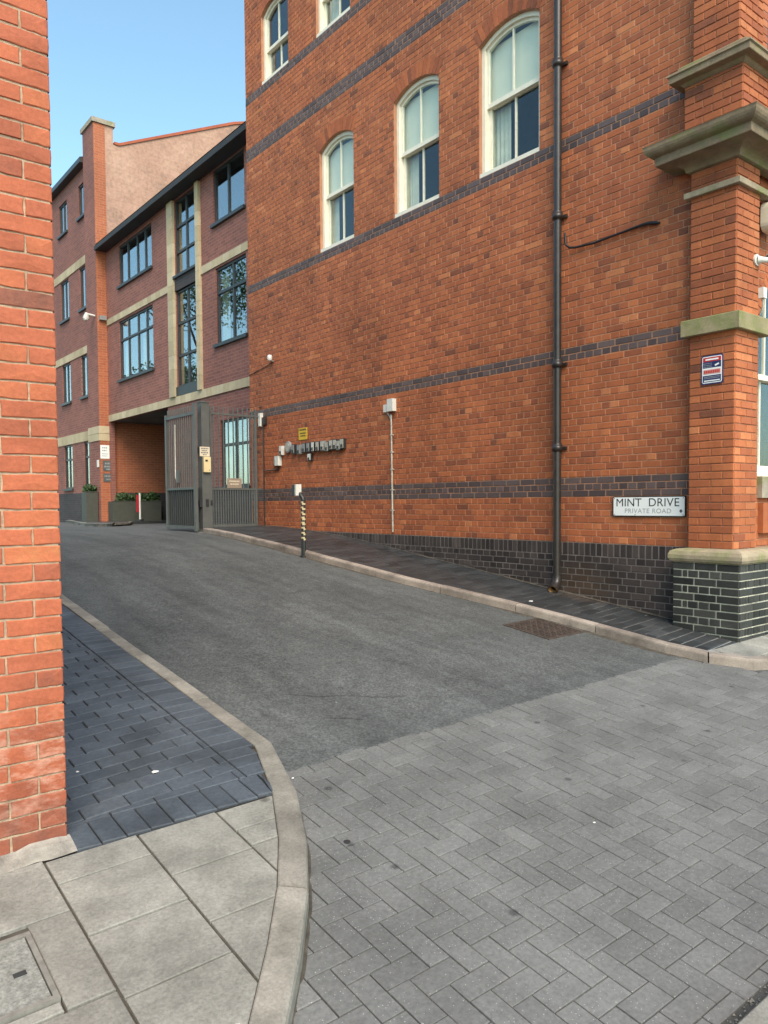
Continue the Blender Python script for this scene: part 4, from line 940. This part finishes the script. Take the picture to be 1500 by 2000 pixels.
MB().tube([(LXp-.03,13.2,1.45),(LXp-.035,13.2,.5),(LXp-.035,13.12,.42),(LXp-.03,13.06,.5)], .012, 8).build('drop_bolt', 'galv', gl); MB().box(LXp-.045, LXp-.012, 13.05, 13.15, .40, .62).build('lock_box', 'gate_grey', gl)
rl = thing('side_railing', (6.53, 12.5, GZ), 'narrow grey barred railing between the gate post and the brick building', 'railing')
RY = 12.5
for x in (6.045, 6.945): MB().box(x, x+.035, RY-.02, RY+.02, -.40, 1.74).build('stile', 'gate_grey', rl)
for z, h in ((-.395,.04),(.265,.035),(1.60,.035)): MB().box(6.08, 6.945, RY-.015, RY+.015, z, z+h).build('rail', 'gate_grey', rl)
bar = None
for i in range(9):
    x = 6.08+.865*(i+.5)/9
    if bar is None: o = MB().box(x-.009, x+.009, RY-.009, RY+.009, .30, 1.75).build('bar', 'gate_grey', rl, origin=(x, RY, 0)); bar = o.data
    else: link('bar', bar, (x, RY, 0), rl)
bar = None
for i in range(18):
    x = 6.08+.865*(i+.5)/18
    if bar is None: o = MB().box(x-.009, x+.009, RY-.008, RY+.008, -.36, .265).build('lower_bar', 'gate_grey', rl, origin=(x, RY, 0)); bar = o.data
    else: link('lower_bar', bar, (x, RY, 0), rl)
MB().box(5.99, 6.05, RY-.02, RY+.02, 1.60, 1.63).build('rail_end', 'gate_grey', rl); MB().box(6.98, 7.09, RY-.012, RY+.012, 1.60, 1.63).build('wall_fixing', 'gate_grey', rl); MB().box(6.98, 7.09, RY-.012, RY+.012, .27, .295).build('wall_fixing', 'gate_grey', rl)
def notice(name, T, u0, u1, z0, z1, mat, label, cat, lines=(), tmat='sign_black', th=.006, d0=0.0, border=None):
    t = thing(name, T((u0+u1)/2, z0, d0), label, cat); MB().box(u0, u1, z0, z1, d0, d0+th, T).build('plate', mat, t)
    rr = random.Random(len(label)*7+int(z0*100))
    for zf, h, a, b in lines:       # lines of small print, too small to read: runs of short strokes
        m = MB(); u = u0+(u1-u0)*a; ue = u0+(u1-u0)*b; z = z0+(z1-z0)*zf; hh = (z1-z0)*h
        while u < ue:
            w_ = min(ue-u, hh*rr.uniform(.5, 1.6)); m.box(u, u+w_*.8, z-hh/2, z+hh/2, d0+th, d0+th+.0015, T); u += w_+hh*.12
        m.build('print', tmat, t)
    return t
notice('notice', FY(12.38), 5.80, 5.985, .845, 1.01, 'sign_cream', 'small cream notice at head height on the grey gate post', 'sign', [(.82,.13,.12,.88),(.60,.13,.2,.75),(.38,.13,.12,.85),(.17,.11,.3,.7)], 'sign_grey')
ep = thing('entry_panel', (5.92, 12.36, .57), 'cream entry phone panel on the gate post under the notice', 'intercom')
MB().box(5.855, 5.985, .57, .835, 0, .045, FY(12.378)).build('case', 'brass_cream', ep); MB().box(5.88, 5.925, .755, .785, .045, .05, FY(12.378)).build('speaker_grille', 'dark_plastic', ep); MB().box(5.95, 5.962, .60, .612, .045, .052, FY(12.378)).build('button', 'dark_plastic', ep)
notice('notice', FY(12.488), 6.37, 6.66, .30, .475, 'sign_tan', 'brown notice board fixed low on the barred side railing', 'sign', [(.7,.12,.15,.85),(.4,.12,.2,.8)], 'sign_cream')
# keypad stand at the kerb, bent at the top, with black and yellow spiral stripes
ks = thing('keypad_stand', (5.73, 8.97, g(5.73, 8.97)+RD), 'bent black post with yellow stripes and a white keypad at the kerb', 'keypad stand')
zb = g(5.73, 8.97)+RD
b = MB(); nn, seg = 12, 34; zt_ = .06; R_ = .033; cols = {'post_black': MB(), 'post_yellow': MB()}
for i in range(seg):
    za, zc = zb+(zt_-zb)*i/seg, zb+(zt_-zb)*(i+1)/seg
    for j in range(nn):
        A, B = 2*math.pi*j/nn, 2*math.pi*(j+1)/nn; ph = ((i/seg*11.5)+j/nn) % 1
        m = cols['post_yellow' if (ph < .46 and i > 8) else 'post_black']
        m.add([(5.73+R_*math.cos(A), 8.97+R_*math.sin(A), za), (5.73+R_*math.cos(B), 8.97+R_*math.sin(B), za), (5.73+R_*math.cos(B), 8.97+R_*math.sin(B), zc), (5.73+R_*math.cos(A), 8.97+R_*math.sin(A), zc)], [(0,1,2,3)], 0, True)
cols['post_black'].build('post', 'post_black', ks, recalc=False); cols['post_yellow'].build('stripes', 'post_yellow', ks, recalc=False)
MB().tube([(5.73,8.97,.055),(5.73,8.972,.075),(5.72,9.02,.13),(5.71,9.075,.17)], .031, 12).build('bent_arm', 'post_black', ks)
MB().box(5.66, 5.72, 9.05, 9.16, .13, .27).build('hood', 'dark_plastic', ks); MB().box(5.645, 5.735, 9.02, 9.052, .12, .275).build('keypad', 'plastic_white', ks)
MB().tube([(5.73,8.97,zb-.01),(5.73,8.97,zb+.02)], .055, 12).build('base_plate', 'post_black', ks)
# conduit with two junction boxes
cn = thing('conduit', (7.07, 8.67, -.42), 'pale metal conduit rising to two boxes between the pipe and keypad', 'conduit')
MB().tube([(7.075,8.655,-.42),(7.075,8.665,.3),(7.075,8.67,.9),(7.075,8.675,1.30)], .0135, 8).build('pipe', 'galv', cn); MB().tube([(7.075,8.675,1.22),(7.075,8.70,1.27),(7.075,8.76,1.32),(7.075,8.765,1.36)], .012, 8).build('branch', 'galv', cn)
MB().box(8.585, 8.715, 1.34, 1.52, .003, .075, FX(XW)).build('large_box', 'plastic_white', cn); MB().box(8.735, 8.815, 1.34, 1.45, .003, .06, FX(XW)).build('small_box', 'plastic_white', cn)
for z in (-.1,.2,.5,.75,1.0): MB().box(8.645, 8.69, z-.008, z+.008, 0, .04, FX(XW)).build('clip', 'galv', cn)
# the row of key safes
def keysafe(y, z, w_, h, mat, face, label, group=None, rnd=False):
    t = thing('key_safe', (7.06, y, z), label, 'key safe', group)
    if rnd:
        p = [(y+w_/2*math.cos(a), z+h/2+h/2*math.sin(a)) for a in rng(0, 2*math.pi, 16)[:-1]]; MB().prism(p, .003, .05, FX(XW)).build('body', mat, t); MB().prism([(y+(u-y)*.75, z+h/2+(v-z-h/2)*.75) for u, v in p], .05, .056, FX(XW)).build('cover', face, t)
    else:
        MB().box(y-w_/2, y+w_/2, z, z+h, .003, .055, FX(XW)).build('body', mat, t); MB().box(y-w_/2+.008, y+w_/2-.008, z+.01, z+h-.012, .055, .064, FX(XW)).build('cover', face, t)
        MB().box(y-w_/4, y+w_/4, z+h*.12, z+h*.42, .064, .070, FX(XW)).build('dial', 'dark_plastic', t)
keysafe(11.75, .875, .095, .16, 'plastic_white', 'plastic_white', 'white key safe at the gate end of the wall row'); keysafe(11.53, .90, .17, .20, 'plastic_grey', 'galv', 'large round grey key safe second from the gate end', None, True)
ys = [11.34,11.16,11.0,10.86,10.72,10.58,10.44,10.31,10.19,10.08,9.98,9.88]
for i, y in enumerate(ys):
    if i == 4: keysafe(y, .875, .08, .165, 'dark_plastic', 'plastic_white', 'black key safe with a white front in the middle of the row'); continue
    od = ['third','fourth','fifth','sixth','','eighth','ninth','tenth','eleventh','twelfth','thirteenth','last'][i]
    keysafe(y, .855 if i % 3 == 1 else .875, .095, .16, 'dark_plastic' if i not in (1, 6) else 'plastic_grey', 'galv' if i > 3 else 'plastic_grey', 'small dark key safe, %s in the wall row counted from the gate' % od, 'key safes in a row on the side wall')
keysafe(10.83, .73, .10, .125, 'dark_plastic', 'plastic_white', 'single white fronted key safe hung below the row')
notice('notice', FX(XW), 10.96, 11.22, 1.10, 1.30, 'sign_yellow', 'small yellow warning notice above the key safes', 'sign', [(.85,.12,.1,.9),(.55,.1,.15,.85),(.33,.1,.2,.8)], 'sign_black', .008)
# left service pipe with its branch and box
sp_ = thing('service_pipe', (7.07, 12.42, -.39), 'thin dark service pipe down the wall beside the railing', 'pipe')
MB().tube([(7.075,12.40,-.40),(7.075,12.40,1.42)], .013, 8).build('pipe', 'cast_iron', sp_); MB().tube([(7.075,12.40,.615),(7.075,11.90,.625),(7.075,11.87,.64),(7.075,11.87,.70)], .011, 8).build('branch', 'cast_iron', sp_)
ib = thing('junction_box', (7.05, 11.86, .70), 'white box with grey side at the end of the dark branch pipe', 'box')
MB().box(11.80, 11.92, .69, .86, .003, .08, FX(XW)).build('case', 'plastic_white', ib); MB().box(11.925, 12.0, .70, .83, .003, .05, FX(XW)).build('side_case', 'plastic_grey', ib)
wb = thing('alarm_box', (7.05, 12.50, 1.42), 'slim white box high on the wall above the railing end', 'box')
MB().box(12.44, 12.51, 1.44, 1.68, .003, .07, FX(XW)).build('case', 'plastic_white', wb); MB().box(12.30, 12.435, 1.46, 1.60, .003, .04, FX(XW)).build('back_case', 'cast_iron', wb)
sn = thing('sensor', (7.05, 12.04, 2.58), 'small white sensor on a bracket high on the brick wall', 'sensor')
MB().tube([(7.09,12.04,2.57),(7.03,12.04,2.575)], .014, 8).build('bracket', 'plastic_grey', sn); MB().tube([(7.02,12.04,2.575),(7.02,12.04,2.60),(7.02,12.04,2.66),(7.02,12.04,2.675)], [.035,.045,.045,.03], 12).build('head', 'plastic_white', sn)
tag(MB().tube([(7.088,12.04,2.56),(7.088,12.4,2.50),(7.088,12.93,2.44)], .007, 6).build('cable', 'black_rubber'), 'thin dark cable running from the small sensor to the building corner', 'cable')
tag(MB().tube([(7.08,12.46,1.80),(7.3,13.6,1.86),(7.8,15.2,1.98),(8.23,16.9,2.16)], .009, 6).build('cable', 'black_rubber'), 'dark cable slung above the barred railing to the far block', 'cable')
tag(MB().tube([(7.05,5.53,3.03),(7.055,5.52,2.90),(7.06,5.47,2.855),(7.07,5.40,2.84),(7.075,5.15,2.825),(7.075,4.80,2.84),(7.075,4.55,2.85),(7.07,4.47,2.842),(7.07,4.40,2.822),(7.075,4.36,2.812)], [.013]*6+[.015,.018,.018,.012], 8).build('cable', 'black_rubber'), 'thick black cable looped on the wall to the right of the downpipe', 'cable')
# street name plate
sg = thing('street_sign', (7.09, 4.48, -.155), 'white street name plate lettered MINT DRIVE PRIVATE ROAD', 'sign'); TS = FX(XW)
def rrect(u0, u1, z0, z1, r, n=4):
    out = []
    for cu, cz, a0 in ((u1-r,z1-r,0),(u0+r,z1-r,90),(u0+r,z0+r,180),(u1-r,z0+r,270)):
        out += [(cu+r*math.cos(math.radians(a0+90*i/n)), cz+r*math.sin(math.radians(a0+90*i/n))) for i in range(n+1)]
    return out
MB().prism(rrect(4.06,4.905,-.157,.058,.014), .002, .016, TS).build('black_border', 'sign_black', sg); MB().prism(rrect(4.071,4.894,-.146,.047,.010), .016, .0185, TS).build('plate', 'sign_white', sg)
text_mesh('MINT  DRIVE', .120, 'sign_black', TS, 4.495, -.012, .0195, sg, sx=1.06, spacing=1.03, flip=True, bold=0); text_mesh('PRIVATE ROAD', .068, 'sign_text_grey', TS, 4.485, -.098, .0195, sg, sx=1.08, spacing=1.1, flip=True)
MB().prism([(4.128,-.096),(4.118,-.083),(4.11,-.078),(4.102,-.083),(4.092,-.096),(4.102,-.109),(4.11,-.113),(4.118,-.109)], .0185, .0200, TS).build('emblem', 'sign_grey', sg)
for u in (4.085, 4.63, 4.88):
    for z in (-.135, .036): MB().tube([TS(u,z,.0186), TS(u,z,.0205)], .006, 8).build('screw', 'plastic_grey', sg)
# camera warning sign on the pilaster
cs = thing('warning_sign', (6.97, 3.74, 1.11), 'blue, red and white camera warning sign on the pilaster', 'sign'); TP = FX(6.976)
MB().prism(rrect(3.632,3.846,1.108,1.382,.018), .001, .008, TP).build('backing', 'sign_blue', cs); MB().prism(rrect(3.642,3.836,1.120,1.370,.014), .008, .0095, TP).build('white_border', 'sign_white', cs)
MB().prism(rrect(3.650,3.828,1.322,1.362,.008), .0095, .011, TP).build('red_header', 'sign_red', cs); MB().box(3.650, 3.828, 1.263, 1.3215, .0095, .0108, TP).build('blue_panel', 'sign_blue', cs)
MB().box(3.654, 3.824, 1.204, 1.247, .0095, .011, TP).build('red_panel', 'sign_pink', cs); MB().box(3.650, 3.828, 1.130, 1.192, .0095, .011, TP).build('blue_panel', 'sign_blue', cs)
MB().box(3.675, 3.803, 1.334, 1.348, .011, .0122, TP).build('print', 'sign_white', cs); MB().box(3.66, 3.815, 1.137, 1.147, .011, .0122, TP).build('print', 'sign_white', cs)
m = MB(); u = 3.815
for i in range(9): m.box(u-.012, u, 1.213, 1.238, .011, .0122, TP); u -= .0175
m.build('print', 'sign_red', cs)
m = MB(); rr = random.Random(9)
for z in (1.305, 1.288, 1.272):
    u = 3.82
    while u > 3.74: w_ = rr.uniform(.006, .016); m.box(u-w_, u, z-.003, z+.003, .0108, .0118, TP); u -= w_+.004
for z in (1.178, 1.165):
    u = 3.815
    while u > 3.67: w_ = rr.uniform(.006, .016); m.box(u-w_, u, z-.003, z+.003, .011, .0118, TP); u -= w_+.004
m.build('print', 'sign_text_grey', cs)
MB().prism([(3.712,1.288),(3.672,1.302),(3.667,1.288),(3.706,1.273)], .0108, .012, TP).build('camera_symbol', 'sign_white', cs)
# street-front fittings at the right edge
sc = thing('security_camera', (7.40, 3.45, 2.27), 'white bracketed security camera at the right edge of the street front', 'camera')
MB().tube([(7.345,3.515,2.28),(7.345,3.50,2.28)], .055, 14).build('wall_plate', 'plastic_white', sc); MB().tube([(7.345,3.50,2.28),(7.37,3.46,2.275),(7.43,3.43,2.275)], [.04,.028,.026], 10).build('arm', 'plastic_white', sc)
MB().tube([(7.41,3.44,2.285),(7.44,3.425,2.29),(7.58,3.36,2.32)], [.035,.048,.05], 14).build('housing', 'dark_plastic', sc); MB().tube([(7.42,3.437,2.31),(7.60,3.35,2.352)], [.03,.045], 14).build('sunshield', 'plastic_white', sc)
jb = thing('junction_box', (7.42, 3.49, 1.95), 'small white cable box beside the arched street window', 'box'); MB().box(7.395, 7.465, 1.93, 2.03, 0, .05, FY(3.515)).build('case', 'plastic_white', jb)
MB().tube([(7.44,3.49,1.93),(7.46,3.5,1.86),(7.52,3.56,1.80)], .007, 6).build('lead', 'plastic_white', jb)
al = thing('alarm_box', (7.6, 3.6, 2.6), 'cream rounded alarm box on the street front above the camera', 'box'); MB().prism(rrect(7.515, 7.80, 2.60, 2.88, .07), 0, .09, FY(3.56)).build('case', 'sign_cream', al)
# covers in the ground
def cover(name, x0, x1, y0, y1, top, label, mat, framemat):
    t = thing(name, ((x0+x1)/2, (y0+y1)/2, g((x0+x1)/2, (y0+y1)/2)+top), label, 'cover'); Z = lambda x, y, h: (x, y, g(x, y)+top+h)
    def bx(mb, a, b, c, d, h0, h1): mb.add([Z(a,c,h0),Z(b,c,h0),Z(b,d,h0),Z(a,d,h0),Z(a,c,h1),Z(b,c,h1),Z(b,d,h1),Z(a,d,h1)], BOXF)
    f = .018; m = MB()
    for q in ((x0,x1,y0,y0+f),(x0,x1,y1-f,y1),(x0,x0+f,y0+f,y1-f),(x1-f,x1,y0+f,y1-f)): bx(m, *q, -.02, .006)
    m.build('rim', framemat, t); m = MB(); bx(m, x0+f+.004, x1-f-.004, y0+f+.004, y1-f-.004, -.02, .002); m.build('lid', mat, t); return t, bx
t, bx = cover('manhole_cover', 5.56, 6.085, 4.53, 5.11, RD+.001, 'rusty patterned iron manhole cover in the asphalt beside the kerb', 'rust_iron', 'rust_iron')
m = MB(); i = 0
for iy in range(13):
    for ix in range(11):
        cx, cy = 5.60+.447*(ix+.5)/11, 4.57+.50*(iy+.5)/13
        if (ix+iy) % 2: bx(m, cx-.016, cx+.016, cy-.006, cy+.006, .001, .008)
        else: bx(m, cx-.006, cx+.006, cy-.016, cy+.016, .001, .008)
tag(m.build('tread_studs', 'rust_iron', t), kind='stuff')
t, bx = cover('access_cover', .17, .66, 2.478, 2.855, .003, 'concrete filled access cover let into the flagstones', 'cover_fill', 'cover_frame')
m = MB(); bx(m, .562, .602, 2.645, 2.668, .001, .0035); m.build('lifting_slot', 'joint_dark', t)
# far planters, post, signs and camera
def bush(mb, cx, cy, cz, rx, ry, rz, n, s, rnd):
    for _ in range(n):
        while True:
            p = Vector((rnd.uniform(-1,1), rnd.uniform(-1,1), rnd.uniform(-1,1)))
            if .45 < p.length < 1: break
        c = Vector((cx+p.x*rx, cy+p.y*ry, cz+p.z*rz)); a = Vector((rnd.gauss(0,1), rnd.gauss(0,1), rnd.gauss(0,1))).normalized(); b_ = a.cross(Vector((rnd.gauss(0,1), rnd.gauss(0,1), rnd.gauss(0,1)))).normalized()
        k_ = s*rnd.uniform(.6, 1.3); mb.add([c-a*k_, c+b_*k_*.45, c+a*k_, c-b_*k_*.45], [(0,1,2,3)], rnd.random())
def planter(x0, x1, y0, y1, z1, bushes, label, sl):
    zb_ = g(x0, y0)-.02; t = thing('planter', ((x0+x1)/2, (y0+y1)/2, zb_), label, 'planter'); m = MB()
    for q in ((x0,x1,y0,y0+.03),(x0,x1,y1-.03,y1),(x0,x0+.03,y0+.03,y1-.03),(x1-.03,x1,y0+.03,y1-.03)): m.box(*q, zb_, z1)
    m.build('trough', 'planter', t); MB().box(x0-.012, x1+.012, y0-.012, y0+.035, z1, z1+.02).build('lip', 'planter', t); MB().box(x0+.03, x1-.03, y0+.03, y1-.03, zb_+.1, z1-.05).build('soil', 'soil', t)
    for i, (bx_, by_, r, rz, lb_) in enumerate(bushes):
        s_ = thing('shrub', (bx_, by_, z1-.05), lb_, 'shrub', 'clipped shrubs in the long planter' if len(bushes) > 1 else None); m = MB(); bush(m, bx_, by_, z1+rz*.7, r, r*.8, rz, 420, .045, random.Random(i+3)); m.build('crown', 'leaf', s_, tint=True, recalc=False)
        MB().tube([(bx_, by_, z1-.06), (bx_, by_, z1+rz*.6)], .015, 6).build('stem', 'bark', s_)
planter(7.56, 7.92, 24.25, 24.7, .42, [(7.74,24.47,.22,.15,'round clipped shrub in the square corner planter')], 'tall square olive planter beside the brick pier', 1)
planter(8.12, 9.66, 23.5, 23.92, .12, [(8.55,23.7,.30,.17,'low clipped shrub at the outer end of the long planter'),(9.05,23.7,.28,.17,'low clipped shrub in the middle of the long planter'),(9.48,23.7,.2,.18,'low clipped shrub at the passage end of the long planter')], 'long low olive planter against the passage wall', 2)
rp = thing('marker_post', (8.72, 22.85, -.5), 'thin white post with a red strip in front of the long planter', 'post'); zq = g(8.7,22.85)
MB().tube([(8.72,22.85,zq),(8.72,22.85,zq+.86)], .03, 10).build('pole', 'plastic_white', rp); MB().tube([(8.72,22.85,zq-.0),(8.72,22.85,zq+.06)], .10, 12).build('base', 'dark_plastic', rp); MB().box(8.61, 8.685, 22.84, 22.86, zq+.28, zq+.80).build('red_strip', 'red_plastic', rp)
notice('notice', FY(GY-.006), 7.96, 8.235, 1.46, 1.88, 'sign_white', 'white notice on the orange brick pier by the passage', 'sign', [(.8,.10,.2,.8),(.6,.10,.2,.75),(.35,.06,.15,.85),(.2,.06,.2,.8)], 'sign_text_grey')
notice('plaque', FY(GY-.008), 8.03, 8.42, 1.08, 1.40, 'sign_grey', 'upper of two grey plaques below the white notice', 'sign', [(.72,.16,.15,.85),(.42,.16,.1,.9),(.15,.14,.25,.75)], 'sign_text_grey', .012)
notice('plaque', FY(GY-.008), 8.03, 8.42, .74, 1.0, 'sign_grey', 'lower of two grey plaques below the white notice', 'sign', [(.68,.16,.1,.9),(.3,.16,.25,.75)], 'sign_text_grey', .012)
tag(MB().box(24.16, 24.26, 1.2, 1.42, 0, .04, FX(7.95)).build('bell_box', 'plastic_white'), 'small white box on the pier front next to the notice', 'box')
fc = thing('security_camera', (7.8, 24.6, 5.85), 'white security camera on the far corner pier', 'camera'); MB().tube([(7.95,24.25,5.88),(7.72,24.3,5.92)], .03, 8).build('arm', 'plastic_white', fc); MB().tube([(7.72,24.3,5.95),(7.70,24.32,5.80),(7.70,24.32,5.72)], [.05,.10,.06], 12).build('dome', 'plastic_white', fc); MB().box(8.0, 8.2, 5.72, 5.85, 0, .12, FY(GY-.004)).build('power_box', 'plastic_grey', fc)
# paint fleck on the pilaster and litter on the ground
def litter(x, y, s, top, label, mat='chalk'):
    r_ = random.Random(int(x*1000)); n = 7; P = [(x+s*r_.uniform(.5,1.2)*math.cos(6.283*i/n), y+s*r_.uniform(.4,1.0)*math.sin(6.283*i/n)) for i in range(n)]; m = MB()
    vs = [(a, b, g(a, b)+top+.001) for a, b in P]+[(x, y, g(x, y)+top+.004)]; m.add(vs, [(i, (i+1) % n, n) for i in range(n)]); tag(m.build('litter', mat), label, 'litter')
litter(2.145, 3.49, .011, RD+.001, 'white scrap lying where the asphalt meets the left kerb'); litter(6.35, 5.42, .035, .004, 'white scrap on the dark pavers below the brick wall')
litter(1.50, 3.78, .022, .004, 'pale spatter on the blue pavers nearest the kerb corner'); litter(1.17, 3.99, .012, .004, 'small white fleck on the blue pavers near the brick corner'); litter(2.02, 2.82, .02, RD+.002, 'dark dead leaf on the block paving beside the left kerb', 'dark_plastic')
litter(1.06, 2.06, .014, .004, 'pale smear on the near flagstone'); litter(3.15, 2.28, .009, RD+.002, 'white scrap in the middle of the block paving')

# trees further up on the left of the drive: out of the picture but mirrored in the far windows
def tree(x, y, h, r, label, seed, n=11000):
    rn = random.Random(seed); zg = g(x, y); t = thing('tree', (x, y, zg), label, 'tree', 'trees mirrored in the far windows'); m = MB()
    m.tube([(x,y,zg-.2),(x+.1,y,zg+h*.3),(x,y+.15,zg+h*.62)], [.26,.19,.10], 10)
    for i in range(7):
        a = i*2.4; m.tube([(x+.05,y+.05,zg+h*(.28+.04*i)),(x+math.cos(a)*r*.35,y+math.sin(a)*r*.35,zg+h*(.45+.04*i)),(x+math.cos(a)*r*.65,y+math.sin(a)*r*.65,zg+h*(.55+.05*i))], [.09,.06,.03], 7)
    m.build('trunk', 'bark', t); c = MB()
    for i in range(22):
        a, q = rn.uniform(0, 6.28), rn.uniform(.2, .85)*r; k = rn.uniform(.22, .42)*r
        bush(c, x+q*math.cos(a), y+q*math.sin(a), zg+h*rn.uniform(.45, .92), k, k, k*.8, n//22, .10, rn)
    c.build('crown', 'leaf', t, tint=True, recalc=False)
tree(-1.5, 37, 13.5, 4.6, 'leafy tree up the drive mirrored in the upper far windows', 4); tree(-6, 30, 12, 4.0, 'leafy tree beside the drive mirrored in the lower far windows', 8)
